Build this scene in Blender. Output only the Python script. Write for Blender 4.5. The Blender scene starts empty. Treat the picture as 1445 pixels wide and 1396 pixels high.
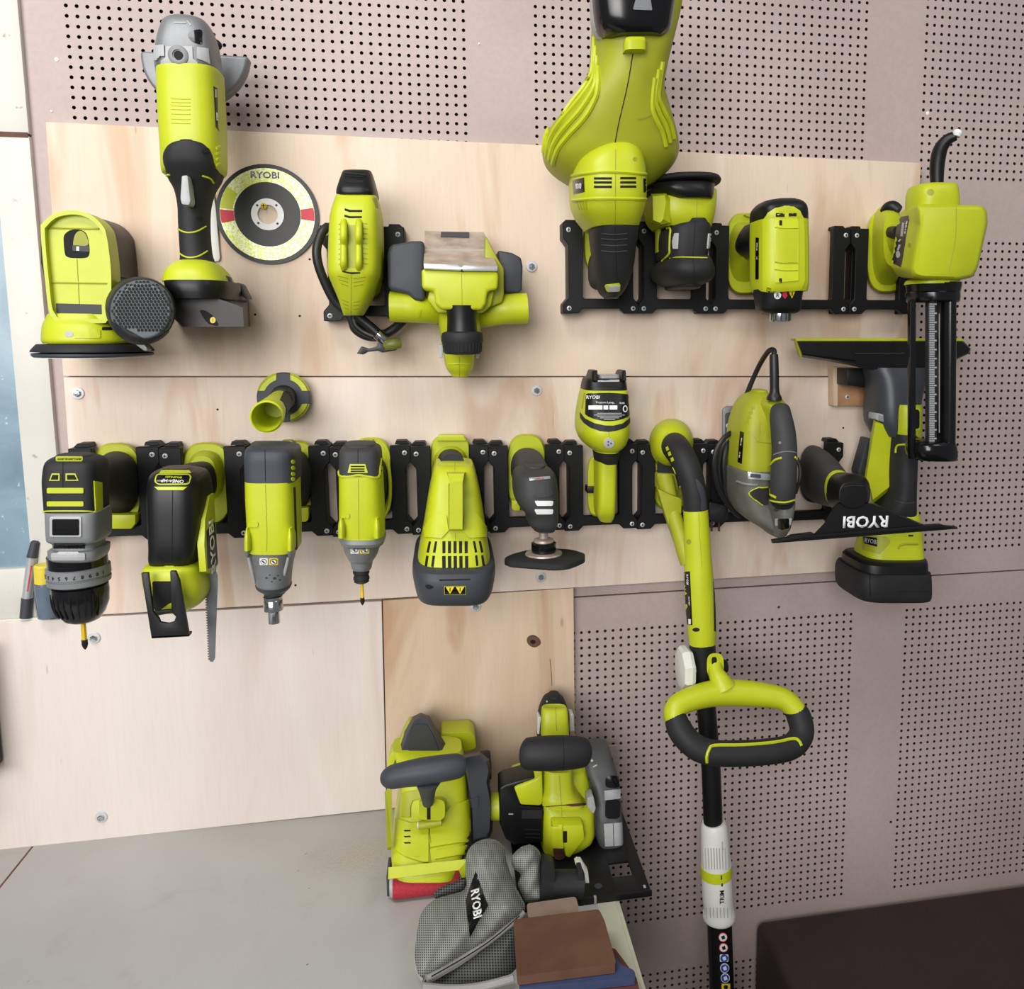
import bpy, bmesh, math, random
import numpy as np
from mathutils import Vector, Matrix
from mathutils.bvhtree import BVHTree
random.seed(7)
SC = bpy.context.scene
COL = SC.collection
# ------------------------------------------------------------------ camera
# scene millimetres: X right along the wall, Y into the wall (peg board face at Y=0), Z up
FPX, CPX, CPY = 1195.99, 858.87, 621.02           # focal length and principal point in pixels of a 1445x1396 frame
CAM = Vector((474.05, -1271.44, -419.26))
ROT = Matrix(((0.98253543, 0.18428417, 0.02575811), (-0.18606504, 0.97449638, 0.12544565), (-0.00198353, -0.12804748, 0.99176606)))
ZB = -1146.0                                      # bench top
Z0 = 900.0 - ZB                                   # bench top stands 0.9 m above the floor
def W(v): return Vector((v[0] / 1000, v[1] / 1000, (v[2] + Z0) / 1000))
cd = bpy.data.cameras.new('camera'); cam = bpy.data.objects.new('camera', cd); COL.objects.link(cam)
right, fwd, up = ROT.col[0], ROT.col[1], ROT.col[2]
m3 = Matrix((right, up, -fwd)).transposed()
cam.matrix_world = Matrix.Translation(W(CAM)) @ m3.to_4x4()
cd.sensor_fit = 'HORIZONTAL'; cd.sensor_width = 36; cd.lens = 36 * FPX / 1445
cd.shift_x = (722.5 - CPX) / 1445; cd.shift_y = (CPY - 698) / 1445
cd.clip_start = .02; cd.clip_end = 30
SC.camera = cam
# ------------------------------------------------------------------ world, lights, exposure
wd = bpy.data.worlds.new('world'); SC.world = wd; wd.use_nodes = True
wd.node_tree.nodes['Background'].inputs[0].default_value = (.92, .95, 1, 1)
wd.node_tree.nodes['Background'].inputs[1].default_value = .2
def area(name, loc, target, sx, sy, power, col, spread=180):
    l = bpy.data.lights.new(name, 'AREA'); l.shape = 'RECTANGLE'; l.size = sx; l.size_y = sy; l.energy = power; l.color = col; l.spread = math.radians(spread)
    o = bpy.data.objects.new(name, l); COL.objects.link(o); o.location = loc
    o.rotation_euler = (Vector(target) - Vector(loc)).to_track_quat('-Z', 'Y').to_euler(); return o
area('door_daylight', (-.75, -3.0, 2.25), (.12, 0, 1.6), 2.4, 1.5, 21, (1, .98, .96), 74)
area('ceiling_lamp', (-.25, -1.15, 3.1), (0, -.35, 1.0), 1.2, .5, 23, (1, .985, .96))
area('ceiling_lamp', (1.75, -1.3, 3.0), (.9, 0, 1.5), .6, .4, 5, (1, .98, .95))
SC.view_settings.view_transform = 'Standard'; SC.view_settings.look = 'None'
SC.view_settings.exposure = 0.02; SC.view_settings.gamma = 1; SC.view_settings.use_curve_mapping = False
# ------------------------------------------------------------------ materials
def lin(c): return tuple(((x / 255) / 12.92 if x / 255 <= .04045 else ((x / 255 + .055) / 1.055) ** 2.4) for x in c) + (1,)
MATS = {}
def mat(name, rgb, rough=.5, metal=0, var=.06, scale=60, bump=.0, bscale=400, spec=.5, coat=0, rvar=.0):
    m = bpy.data.materials.new(name); m.use_nodes = True; nt = m.node_tree; b = nt.nodes['Principled BSDF']
    tc = nt.nodes.new('ShaderNodeTexCoord'); n = nt.nodes.new('ShaderNodeTexNoise'); n.inputs['Scale'].default_value = scale
    n.inputs['Detail'].default_value = 5
    nt.links.new(tc.outputs['Object'], n.inputs['Vector'])
    r = nt.nodes.new('ShaderNodeValToRGB'); c = lin(rgb)
    r.color_ramp.elements[0].position = .3; r.color_ramp.elements[1].position = .7
    r.color_ramp.elements[0].color = tuple(x * (1 - var) for x in c[:3]) + (1,)
    r.color_ramp.elements[1].color = tuple(min(1, x * (1 + var)) for x in c[:3]) + (1,)
    nt.links.new(n.outputs['Fac'], r.inputs['Fac']); nt.links.new(r.outputs['Color'], b.inputs['Base Color'])
    b.inputs['Roughness'].default_value = rough; b.inputs['Metallic'].default_value = metal
    b.inputs['Specular IOR Level'].default_value = spec; b.inputs['Coat Weight'].default_value = coat
    if rvar:
        mr = nt.nodes.new('ShaderNodeMapRange'); mr.inputs[3].default_value = max(0.05, rough - rvar); mr.inputs[4].default_value = min(1, rough + rvar)
        nt.links.new(n.outputs['Fac'], mr.inputs[0]); nt.links.new(mr.outputs[0], b.inputs['Roughness'])
    if bump:
        n2 = nt.nodes.new('ShaderNodeTexNoise'); n2.inputs['Scale'].default_value = bscale; n2.inputs['Detail'].default_value = 3
        nt.links.new(tc.outputs['Object'], n2.inputs['Vector'])
        bp = nt.nodes.new('ShaderNodeBump'); bp.inputs['Strength'].default_value = bump; bp.inputs['Distance'].default_value = .001
        nt.links.new(n2.outputs['Fac'], bp.inputs['Height']); nt.links.new(bp.outputs[0], b.inputs['Normal'])
    MATS[name] = m; return m
mat('lime', (184, 194, 28), .42, var=.05, scale=25, bump=.08, bscale=900)
mat('lime_dull', (160, 165, 32), .5, var=.06, scale=25, bump=.1, bscale=900)
mat('lime_bright', (194, 206, 36), .4, var=.04, scale=30)
mat('olive', (150, 152, 40), .55, var=.08, scale=30, bump=.1, bscale=900)
mat('grey_rubber', (58, 58, 59), .6, var=.1, scale=30, bump=.15, bscale=1200, spec=.32)
mat('dark_rubber', (37, 37, 39), .6, var=.12, scale=30, bump=.15, bscale=1200, spec=.32)
mat('black_plastic', (16, 16, 18), .42, var=.15, scale=30, bump=.06, bscale=900, spec=.4)
mat('printed_black', (12, 12, 15), .5, var=.15, scale=40, bump=.12, bscale=300, spec=.3)
mat('gloss_black', (14, 14, 16), .18, var=.1, scale=30)
mat('cable_black', (24, 24, 26), .45, var=.1)
mat('void', (6, 6, 7), .8, var=.1)
mat('slate', (60, 63, 70), .5, var=.1, scale=25, bump=.1, bscale=900, spec=.35)
mat('cast_grey', (128, 130, 133), .45, .35, var=.07, scale=40, bump=.15, bscale=700)
mat('grey_plastic', (122, 124, 126), .45, var=.06, scale=30)
mat('light_grey', (168, 170, 170), .45, var=.05)
mat('silver', (186, 188, 190), .32, .45, var=.08, scale=50, rvar=.1)
mat('chrome', (200, 202, 206), .16, 1, var=.04)
mat('zinc', (200, 202, 204), .4, .15, var=.06, scale=80)
mat('worn_steel', (176, 162, 150), .42, .35, var=.3, scale=55, rvar=.15)
mat('mount_brown', (44, 36, 36), .5, var=.1, scale=30, bump=.1, bscale=500)
mat('cast_dark', (84, 85, 86), .5, .2, var=.1, scale=40, bump=.15, bscale=700)
mat('dirty_cast', (102, 102, 95), .5, .15, var=.16, scale=45, bump=.15, bscale=700)
mat('neck_slate', (58, 62, 68), .42, var=.1, scale=20)
mat('canister_mesh', (86, 93, 97), .55, var=.06, scale=40)
mat('olive_dark', (112, 118, 50), .45, var=.08)
mat('block_wood', (172, 128, 92), .6, var=.2, scale=40)
mat('blade_steel', (120, 122, 126), .4, .6, var=.1, scale=50)
mat('white_plastic', (216, 216, 208), .45, var=.05, scale=30)
mat('print_white', (232, 232, 232), .5, var=.02)
mat('print_yellow', (228, 205, 40), .5, var=.02)
mat('print_red', (200, 40, 60), .5, var=.04)
mat('print_blue', (40, 80, 170), .5, var=.04)
mat('bit_yellow', (222, 186, 30), .4, var=.04)
mat('red_abrasive', (172, 44, 58), .85, var=.2, scale=400, bump=.6, bscale=900)
mat('brown_belt', (98, 66, 48), .7, var=.22, scale=25, bump=.1, bscale=1500)
mat('blue_belt', (54, 66, 100), .7, var=.12, scale=40)
mat('maroon_belt', (96, 52, 46), .75, var=.15, scale=40)
mat('buff_belt', (150, 128, 112), .7, var=.15, scale=40)
mat('cream_edge', (200, 198, 176), .6, var=.08, scale=20)
mat('mesh_grey', (150, 151, 148), .7, var=.06, scale=30)
mat('mesh_dark', (92, 94, 92), .7, var=.08, scale=30)
mat('piping', (150, 146, 146), .6, var=.06)
mat('hardboard', (58, 42, 36), .9, var=.1)
mat('vinyl_brown', (46, 31, 32), .6, var=.12, scale=15, bump=.2, bscale=200)
mat('rusty_steel', (92, 62, 48), .7, .3, var=.3, scale=60)
mat('foil_text', (128, 126, 160), .4, var=.05)
mat('bottle_glass', (96, 108, 122), .2, var=.1)
mat('cap_yellow', (216, 196, 62), .5, var=.05)
mat('smoke_glass', (60, 62, 66), .1, var=.05)
# ------------------------------------------------------------------ pixel frames -> points in the place
OX, OY, OS = 0, 0, 1
def fr(ox, oy, s):
    global OX, OY, OS
    OX, OY, OS = ox, oy, s
def ray(x, y):
    return ROT @ Vector(((OX + x / OS - CPX) / FPX, 1, -(OY + y / OS - CPY) / FPX))
def P(x, y, d):
    v = ray(x, y); t = (-d - CAM.y) / v.y; return CAM + v * t
def PZ(x, y, z):
    v = ray(x, y); t = (z - CAM.z) / v.z; return CAM + v * t
def PX(x, y, X):
    v = ray(x, y); t = (X - CAM.x) / v.x; return CAM + v * t
def mmpx(d): return (1271 - d) / FPX / OS      # millimetres per frame pixel at distance d from the wall
# ------------------------------------------------------------------ objects
def thing(name, label, cat, p, group=None):
    o = bpy.data.objects.new(name, None); o.empty_display_size = .02; COL.objects.link(o); o.location = W(p)
    o['label'] = label; o['category'] = cat
    if group: o['group'] = group
    return o
def tag(o, label, cat, group=None):
    o['label'] = label; o['category'] = cat
    if group: o['group'] = group
    return o
BV = {}
def abs_loc(o):
    l = Vector(o.location)
    while o.parent: o = o.parent; l += Vector(o.location)
    return l
def put(name, bm, m, parent=None, label=None, smooth=35, origin=None):
    """bm holds scene millimetres; link it as one mesh object"""
    for v in bm.verts: v.co = W(v.co)
    bmesh.ops.recalc_face_normals(bm, faces=bm.faces)
    bv = BVHTree.FromBMesh(bm)
    if parent is not None: base = abs_loc(parent)
    elif origin is not None: base = W(origin)
    else:
        base = Vector((sum(v.co.x for v in bm.verts), sum(v.co.y for v in bm.verts), 0)) / max(1, len(bm.verts)); base.z = min(v.co.z for v in bm.verts)
    loc = Vector((0, 0, 0)) if parent is not None else base
    for v in bm.verts: v.co -= base
    me = bpy.data.meshes.new(name); bm.to_mesh(me); bm.free()
    if smooth:
        me.shade_smooth(); me.set_sharp_from_angle(angle=math.radians(smooth))
    for mm in (m if isinstance(m, (list, tuple)) else [m]): me.materials.append(MATS[mm] if isinstance(mm, str) else mm)
    o = bpy.data.objects.new(name, me); COL.objects.link(o); o.location = loc
    if parent is not None: o.parent = parent
    if label: o['label'] = label
    BV[o.name] = bv; return o
def bmpd(verts, faces):
    bm = bmesh.new(); vs = [bm.verts.new(v) for v in verts]
    for f in faces:
        try: bm.faces.new([vs[i] for i in f])
        except ValueError: pass
    return bm
def join(*bms):
    a = bms[0]
    for b in bms[1:]:
        mp = {v: a.verts.new(v.co) for v in b.verts}
        for f in b.faces:
            try: a.faces.new([mp[v] for v in f.verts])
            except ValueError: pass
        b.free()
    return a
def cr(rows, sub):
    """Catmull-Rom through rows of numbers"""
    if sub <= 1: return [tuple(r) for r in rows]
    out = []; n = len(rows)
    for i in range(n - 1):
        a, b, c, d = rows[max(0, i - 1)], rows[i], rows[i + 1], rows[min(n - 1, i + 2)]
        for k in range(sub):
            t = k / sub
            out.append(tuple(.5 * (2 * q + (r - p) * t + (2 * p - 5 * q + 4 * r - s) * t * t + (3 * q - p - 3 * r + s) * t ** 3) for p, q, r, s in zip(a, b, c, d)))
    out.append(tuple(rows[-1])); return out
def smc(poly, sub=4):
    n = len(poly); out = []
    for i in range(n):
        a, b, c, d = poly[i - 1], poly[i], poly[(i + 1) % n], poly[(i + 2) % n]
        for k in range(sub):
            t = k / sub
            out.append(tuple(.5 * (2 * q + (r - p) * t + (2 * p - 5 * q + 4 * r - s) * t * t + (3 * q - p - 3 * r + s) * t ** 3) for p, q, r, s in zip(a, b, c, d)))
    return out
def rnd(poly, r, k=4):
    """round the corners of a polygon"""
    n = len(poly); out = []
    for i in range(n):
        p = Vector(poly[i][:2]); a = Vector(poly[i - 1][:2]) - p; b = Vector(poly[(i + 1) % n][:2]) - p
        rr = min(r, a.length * .45, b.length * .45); A = p + a.normalized() * rr; B = p + b.normalized() * rr
        for j in range(k + 1):
            t = j / k; q = A * (1 - t) ** 2 + p * 2 * t * (1 - t) + B * t * t; out.append((q.x, q.y))
    return out
def box4(x0, y0, x1, y1): return [(x0, y0), (x1, y0), (x1, y1), (x0, y1)]
def ell(cx, cy, rx, ry=None, n=28, a0=0, a1=2 * math.pi):
    ry = rx if ry is None else ry
    full = abs(a1 - a0 - 2 * math.pi) < 1e-6
    return [(cx + rx * math.cos(a0 + (a1 - a0) * i / (n if full else n - 1)), cy + ry * math.sin(a0 + (a1 - a0) * i / (n if full else n - 1))) for i in range(n)]
def rings(secs, close=True):
    n = len(secs[0]); verts = [v for s in secs for v in s]; faces = []
    for i in range(len(secs) - 1):
        for j in range(n):
            k = (j + 1) % n; faces.append((i * n + j, i * n + k, (i + 1) * n + k, (i + 1) * n + j))
    if close: faces += [tuple(range(n))[::-1], tuple((len(secs) - 1) * n + j for j in range(n))]
    return bmpd(verts, faces)
def sup(t, e):
    c, s = math.cos(t), math.sin(t); return math.copysign(abs(c) ** (2 / e), c), math.copysign(abs(s) ** (2 / e), s)
def dome(secs, cap0, cap1):
    """round the ends of a stack of sections: shrink towards the centre while moving along the axis (mm)"""
    def endc(s0, s1, h):
        c0 = sum(s0, Vector()) / len(s0); c1 = sum(s1, Vector()) / len(s1); ax = (c0 - c1); ax = ax.normalized() if ax.length > 1e-6 else Vector((0, 0, 1))
        r = sum((v - c0).length for v in s0) / len(s0); out = []
        for k in range(1, 5):
            a = k / 4 * math.pi / 2; q = 1 - (1 - math.cos(a)) * min(1, h / r) if h < r else math.cos(a)
            q = max(q, .02); out.append([c0 + (v - c0) * q + ax * h * math.sin(a) for v in s0])
        return out
    if cap0: secs = endc(secs[0], secs[1], cap0)[::-1] + secs
    if cap1: secs = secs + endc(secs[-1], secs[-2], cap1)
    return secs
def vl(rows, e=3, n=32, sub=3, c0=0, c1=0, f=.75, g=0):
    """loft along the height: rows (y, xl, xr, d_front, d_back[, e]); silhouettes read at f of the depth"""
    rows = cr([tuple(r) + ((e,) if len(r) == 5 else ()) for r in rows], sub); secs = []
    for (y, xl, xr, df, db, ee) in rows:
        dm = db + (df - db) * f; a = P(xl, y, dm); b = P(xr, y, dm)
        cx = (a.x + b.x) / 2; w = (b.x - a.x) / 2; cz = (a.z + b.z) / 2; h = (df - db) / 2; s = []
        for i in range(n):
            c, q = sup(2 * math.pi * (i + .5) / n, ee); s.append(Vector((cx + w * c, -(df + db) / 2 - h * q, cz + (b.z - a.z) / 2 * c + g * q)))
        secs.append(s)
    return rings(dome(secs, c0, c1))
def dl(rows, e=2, n=32, sub=3, c0=0, c1=0, rot=0):
    """loft along the depth: rows (d, cx, cy, rx, ry[, e]) in frame pixels at that depth"""
    rows = cr([tuple(r) + ((e,) if len(r) == 5 else ()) for r in rows], sub); secs = []
    cr_, sr_ = math.cos(rot), math.sin(rot)
    for (d, cx, cy, rx, ry, ee) in rows:
        s = []
        for i in range(n):
            c, q = sup(2 * math.pi * (i + .5) / n, ee); s.append(P(cx + rx * c * cr_ - ry * q * sr_, cy + rx * c * sr_ + ry * q * cr_, d))
        secs.append(s)
    return rings(dome(secs, c0, c1))
def pls(secs, sub=1):
    """stack of polygons with equal point counts: [(d, poly), ...]"""
    return rings([[P(x, y, d) for x, y in poly] for d, poly in secs])
def pl(poly, d1, d0, bev=0, seg=2):
    """polygon read at the front distance d1, pushed straight back to d0"""
    fv = [P(x, y, d1) for x, y in poly]; n = len(fv)
    verts = fv + [Vector((v.x, -d0, v.z)) for v in fv]
    faces = [tuple(range(n)), tuple(range(2 * n - 1, n - 1, -1))] + [(i, n + i, n + (i + 1) % n, (i + 1) % n) for i in range(n)]
    bm = bmpd(verts, faces); bmesh.ops.recalc_face_normals(bm, faces=bm.faces)
    if bev:
        bm.normal_update(); ed = [e for e in bm.edges if len(e.link_faces) == 2 and e.calc_face_angle() > .45]
        bmesh.ops.bevel(bm, geom=ed, offset=bev, offset_type='OFFSET', segments=seg, profile=.5, affect='EDGES', clamp_overlap=True)
    big = [f_ for f_ in bm.faces if len(f_.verts) > 4]
    if big: bmesh.ops.triangulate(bm, faces=big)
    return bm
def frame_mesh(outer, inner, d1, d0):
    """plate with a hole; outer and inner need the same number of points"""
    o = [P(x, y, d1) for x, y in outer]; i_ = [P(x, y, d1) for x, y in inner]; n = len(o); bk = lambda L: [Vector((v.x, -d0, v.z)) for v in L]
    V = o + i_ + bk(o) + bk(i_); F = []
    for j in range(n):
        k = (j + 1) % n; F += [(j, k, n + k, n + j), (2 * n + j, 3 * n + j, 3 * n + k, 2 * n + k), (j, 2 * n + j, 2 * n + k, k), (n + j, n + k, 3 * n + k, 3 * n + j)]
    return bmpd(V, F)
def mbox(lo, hi, bev=0, seg=2):
    x0, y0, z0 = lo; x1, y1, z1 = hi
    bm = bmpd([(x0, y0, z0), (x1, y0, z0), (x1, y1, z0), (x0, y1, z0), (x0, y0, z1), (x1, y0, z1), (x1, y1, z1), (x0, y1, z1)],
              [(0, 3, 2, 1), (4, 5, 6, 7), (0, 1, 5, 4), (1, 2, 6, 5), (2, 3, 7, 6), (3, 0, 4, 7)])
    if bev: bmesh.ops.bevel(bm, geom=list(bm.edges), offset=bev, offset_type='OFFSET', segments=seg, profile=.5, affect='EDGES')
    return bm
def tube(pts, n=12, sub=4, cap=True):
    """points (Vector, radius mm) swept"""
    rows = cr([tuple(p) + (r,) for p, r in pts], sub); C = [Vector(r[:3]) for r in rows]; secs = []; prev = None
    for i, c in enumerate(C):
        t = (C[min(i + 1, len(C) - 1)] - C[max(i - 1, 0)]).normalized()
        if prev is None:
            a = Vector((0, 0, 1)) if abs(t.z) < .8 else Vector((1, 0, 0)); u = t.cross(a).normalized()
        else:
            u = (prev - t * prev.dot(t)).normalized()
        prev = u; w = t.cross(u); r = rows[i][3]
        secs.append([c + (u * math.cos(2 * math.pi * k / n) + w * math.sin(2 * math.pi * k / n)) * r for k in range(n)])
    return rings(secs, cap)
def tb(pts, n=12, sub=4): return tube([(P(x, y, d), r) for x, y, d, r in pts], n, sub)
def lathe(c, axis, prof, n=32, sub=1):
    """profile (t along the axis mm, r mm) about the point c"""
    ax = Vector(axis).normalized(); a = Vector((0, 0, 1)) if abs(ax.z) < .8 else Vector((1, 0, 0)); u = ax.cross(a).normalized(); w = ax.cross(u)
    return rings([[c + ax * t + (u * math.cos(2 * math.pi * (k + .5) / n) + w * math.sin(2 * math.pi * (k + .5) / n)) * max(r, .01) for k in range(n)] for t, r in cr(prof, sub)])
def hitp(x, y, objs):
    o = W(CAM); dr = ray(x, y).normalized(); best = None
    for ob in objs:
        h = BV[ob.name].ray_cast(o, dr)
        if h[0] is not None and (best is None or h[3] < best[3]): best = h
    if best is None:
        # nearest surface point to the sight line
        L = (W(P(x, y, 60)) - o).length; bd = 1e9
        for ob in objs:
            for k in range(6):
                q = o + dr * L * (.7 + .06 * k); h = BV[ob.name].find_nearest(q)
                if h[0] is not None and h[3] < bd: bd = h[3]; best = (h[0], h[1], 0, 0)
    p, nn = best[0], best[1]
    if nn.dot(dr) > 0: nn = -nn
    return Vector((p.x * 1000, p.y * 1000, p.z * 1000 - Z0)), nn
def dec(poly, objs, off=.5, cuts=None, dense=4):
    """a raised skin of the given outline that follows the surface it sits on"""
    if not isinstance(objs, (list, tuple)): objs = [objs]
    bm = bmesh.new(); bm.faces.new([bm.verts.new((x, y, 0)) for x, y in poly])
    bmesh.ops.triangulate(bm, faces=list(bm.faces))
    for _ in range(dense):
        mx = sorted((e.calc_length() for e in bm.edges), reverse=True); lim = max(3 * OS, mx[0] * .45)
        ed = [e for e in bm.edges if e.calc_length() > lim]
        if not ed: break
        bmesh.ops.subdivide_edges(bm, edges=ed, cuts=1); bmesh.ops.triangulate(bm, faces=[f_ for f_ in bm.faces if len(f_.verts) > 3])
    top = {}; vs = list(bm.verts); bot = []
    for v in vs:
        p, nn = hitp(v.co.x, v.co.y, objs); top[v] = (p, nn)
    bound = [e for e in bm.edges if len(e.link_faces) == 1]
    low = {}
    for e in bound:
        for v in e.verts:
            if v not in low: low[v] = bm.verts.new(top[v][0] - top[v][1] * .4)
    for e in bound:
        a, b = e.verts
        try: bm.faces.new((a, b, low[b], low[a]))
        except ValueError: pass
    for v in vs: v.co = top[v][0] + top[v][1] * off
    return bm
def line(pts, objs, r=.45, off=.1, n=6, step=None):
    """thin strip following a surface (seams, ridges); r half width in mm"""
    if not isinstance(objs, (list, tuple)): objs = [objs]
    Q = []
    if len(pts) > 2: pts = cr(pts, 4)
    for i in range(len(pts) - 1):
        (x0, y0), (x1, y1) = pts[i], pts[i + 1]; k = max(1, int(math.hypot(x1 - x0, y1 - y0) / OS / 2.5))
        for j in range(k): Q.append((x0 + (x1 - x0) * j / k, y0 + (y1 - y0) * j / k))
    Q.append(pts[-1]); L = []
    for x, y in Q:
        p, nn = hitp(x, y, objs); L.append((p + nn * off, r))
    return tube(L, n, 1)
def flat_txt(s, c, ux, uy, h, m, name, parent, off=.4, spacing=1.0, sx=1.0, bold=.012):
    """lettering as thin mesh on a plane: c centre (mm), ux reading direction, uy letter-up direction, h letter height mm"""
    cu = bpy.data.curves.new(name, 'FONT'); cu.body = s; cu.size = 1; cu.align_x = 'CENTER'; cu.align_y = 'CENTER'; cu.space_character = spacing; cu.offset = bold; cu.resolution_u = 2
    t = bpy.data.objects.new('t', cu); me = bpy.data.meshes.new_from_object(t); bpy.data.objects.remove(t); bpy.data.curves.remove(cu)
    ux = Vector(ux).normalized(); uy = Vector(uy); uy = (uy - ux * uy.dot(ux)).normalized(); nn = ux.cross(uy); k = h / .7
    bm = bmesh.new(); bm.from_mesh(me); bpy.data.meshes.remove(me)
    for v in bm.verts: x, y = v.co.x, v.co.y; v.co = Vector(c) + ux * x * k * sx + uy * y * k + nn * off
    ex = bmesh.ops.extrude_face_region(bm, geom=list(bm.faces))
    for g in ex['geom']:
        if isinstance(g, bmesh.types.BMVert): g.co += nn * .25
    return put(name, bm, m, parent, smooth=0)
def txt(s, x, y, objs, hpx, m, parent, ang=0, name='lettering', off=.7, sx=1.0, bold=.012, spacing=1.0):
    """lettering laid on the surface seen at (x, y); hpx letter height in frame pixels, ang reading direction in the frame (degrees, 180 = upside down)"""
    if not isinstance(objs, (list, tuple)): objs = [objs]
    p, nn = hitp(x, y, objs); a = math.radians(ang); st = max(2, hpx * .5)
    q = hitp(x + math.cos(a) * st, y + math.sin(a) * st, objs)[0]; r = hitp(x + math.sin(a) * st, y - math.cos(a) * st, objs)[0]
    ux, uy = q - p, r - p
    if ux.length < 1e-4 or uy.length < 1e-4 or ux.normalized().cross(uy.normalized()).dot(nn) < .1:
        ux = Vector((math.cos(a), 0, -math.sin(a))); uy = Vector((math.sin(a), 0, math.cos(a)))
    h = hpx * (p - CAM).length / FPX / OS
    return flat_txt(s, p, ux, uy, h, m, name, parent, off, spacing, sx, bold)
# ------------------------------------------------------------------ surface materials of the setting
def nodes(name):
    m = bpy.data.materials.new(name); m.use_nodes = True; nt = m.node_tree; MATS[name] = m
    return m, nt, nt.nodes['Principled BSDF'], nt.nodes.new('ShaderNodeTexCoord')
def noise(nt, tc, scale, detail=4, vs=(1, 1, 1), rough=.5, dist=0, loc=(0, 0, 0)):
    mp = nt.nodes.new('ShaderNodeMapping'); mp.inputs['Scale'].default_value = vs; mp.inputs['Location'].default_value = loc
    n = nt.nodes.new('ShaderNodeTexNoise'); n.inputs['Scale'].default_value = scale; n.inputs['Detail'].default_value = detail
    n.inputs['Roughness'].default_value = rough; n.inputs['Distortion'].default_value = dist
    nt.links.new(tc.outputs['Object'], mp.inputs[0]); nt.links.new(mp.outputs[0], n.inputs['Vector']); return n.outputs['Fac']
def ramp(nt, fac, stops):
    r = nt.nodes.new('ShaderNodeValToRGB'); e = r.color_ramp.elements
    while len(e) < len(stops): e.new(.5)
    for k, (p, c) in zip(e, stops): k.position = p; k.color = c if len(c) == 4 else tuple(c) + (1,)
    nt.links.new(fac, r.inputs['Fac']); return r.outputs['Color']
def mix(nt, fac, a, b, mode='MIX'):
    x = nt.nodes.new('ShaderNodeMix'); x.data_type = 'RGBA'; x.blend_type = mode
    for s, v in ((x.inputs[0], fac), (x.inputs[6], a), (x.inputs[7], b)):
        if isinstance(v, (int, float)): s.default_value = v
        elif isinstance(v, tuple): s.default_value = v
        else: nt.links.new(v, s)
    return x.outputs[2]
def bump(nt, b, h, s, dist=.001):
    bp = nt.nodes.new('ShaderNodeBump'); bp.inputs['Strength'].default_value = s; bp.inputs['Distance'].default_value = dist
    nt.links.new(h, bp.inputs['Height']); nt.links.new(bp.outputs[0], b.inputs['Normal'])
def spot(nt, tc, c, rx, rz, soft=.5, nz=None, ry=1000):
    """1 inside an ellipse about c (object metres), 0 outside"""
    mp = nt.nodes.new('ShaderNodeMapping'); mp.vector_type = 'TEXTURE'; mp.inputs['Location'].default_value = c; mp.inputs['Scale'].default_value = (rx, ry, rz)
    nt.links.new(tc.outputs['Object'], mp.inputs[0]); v = nt.nodes.new('ShaderNodeVectorMath'); v.operation = 'LENGTH'; nt.links.new(mp.outputs[0], v.inputs[0])
    mr = nt.nodes.new('ShaderNodeMapRange'); mr.inputs[1].default_value = 1; mr.inputs[2].default_value = 1 - soft; nt.links.new(v.outputs['Value'], mr.inputs[0])
    if nz is None: return mr.outputs[0]
    mu = nt.nodes.new('ShaderNodeMath'); mu.operation = 'MULTIPLY'; nt.links.new(mr.outputs[0], mu.inputs[0]); nt.links.new(nz, mu.inputs[1]); return mu.outputs[0]
def plywood(name, base, dark, pale, seed, streak=.5, knots=()):
    m, nt, b, tc = nodes(name); L = (seed * 3.1, 0, seed * 1.7)
    fine = noise(nt, tc, 60, 4, (4, 4, .25), .6, 0, L); grain = noise(nt, tc, 3.4, 4, (2.3, 1, .5), .5, 1.7, L); blot = noise(nt, tc, 2.6, 3, (1, 1, .8), .5, .6, L)
    c = ramp(nt, grain, [(.32, lin(dark)), (.46, lin(base)), (.56, lin(base)), (.66, lin(pale))])
    c = mix(nt, streak, lin(base), c)
    c = mix(nt, ramp(nt, blot, [(.35, (0, 0, 0)), (.7, (.3, .3, .3))]), c, lin(tuple(int(x * .93) for x in base)))
    c = mix(nt, ramp(nt, fine, [(.3, (.07, .07, .07)), (.55, (0, 0, 0))]), c, lin(tuple(int(x * .72) for x in dark)))
    fl = noise(nt, tc, 26, 2, (3.2, 1, .5), .4, 0, (seed, 3, 9))
    c = mix(nt, ramp(nt, fl, [(.735, (0, 0, 0)), (.775, (.5, .5, .5))]), c, lin((150, 118, 92)))
    for (kc, rx, rz, col, soft, a) in knots:
        sp = spot(nt, tc, kc, rx, rz, soft, noise(nt, tc, 90, 3, (1, 1, .3)) if a < 1 else None)
        c = mix(nt, sp, c, lin(col))
    nt.links.new(c, b.inputs['Base Color']); b.inputs['Roughness'].default_value = .62
    bump(nt, b, fine, .12)
    return m
m, nt, b, tc = nodes('pegboard')
big = noise(nt, tc, 3, 4); fine = noise(nt, tc, 160, 3); smear = noise(nt, tc, 9, 5, (1, 1, .6), .6, 1.5)
c = ramp(nt, big, [(.3, lin((166, 149, 145))), (.55, lin((180, 163, 158))), (.75, lin((190, 174, 168)))])
c = mix(nt, ramp(nt, fine, [(.35, (.16, .16, .16)), (.6, (0, 0, 0))]), c, lin((150, 134, 132)))
c = mix(nt, ramp(nt, smear, [(.62, (0, 0, 0)), (.8, (.35, .35, .35))]), c, lin((160, 138, 132)))
dirt = ramp(nt, noise(nt, tc, 34, 5, (1, 1, 1), .65), [(.48, (0, 0, 0)), (.62, (.7, .7, .7))])
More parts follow.
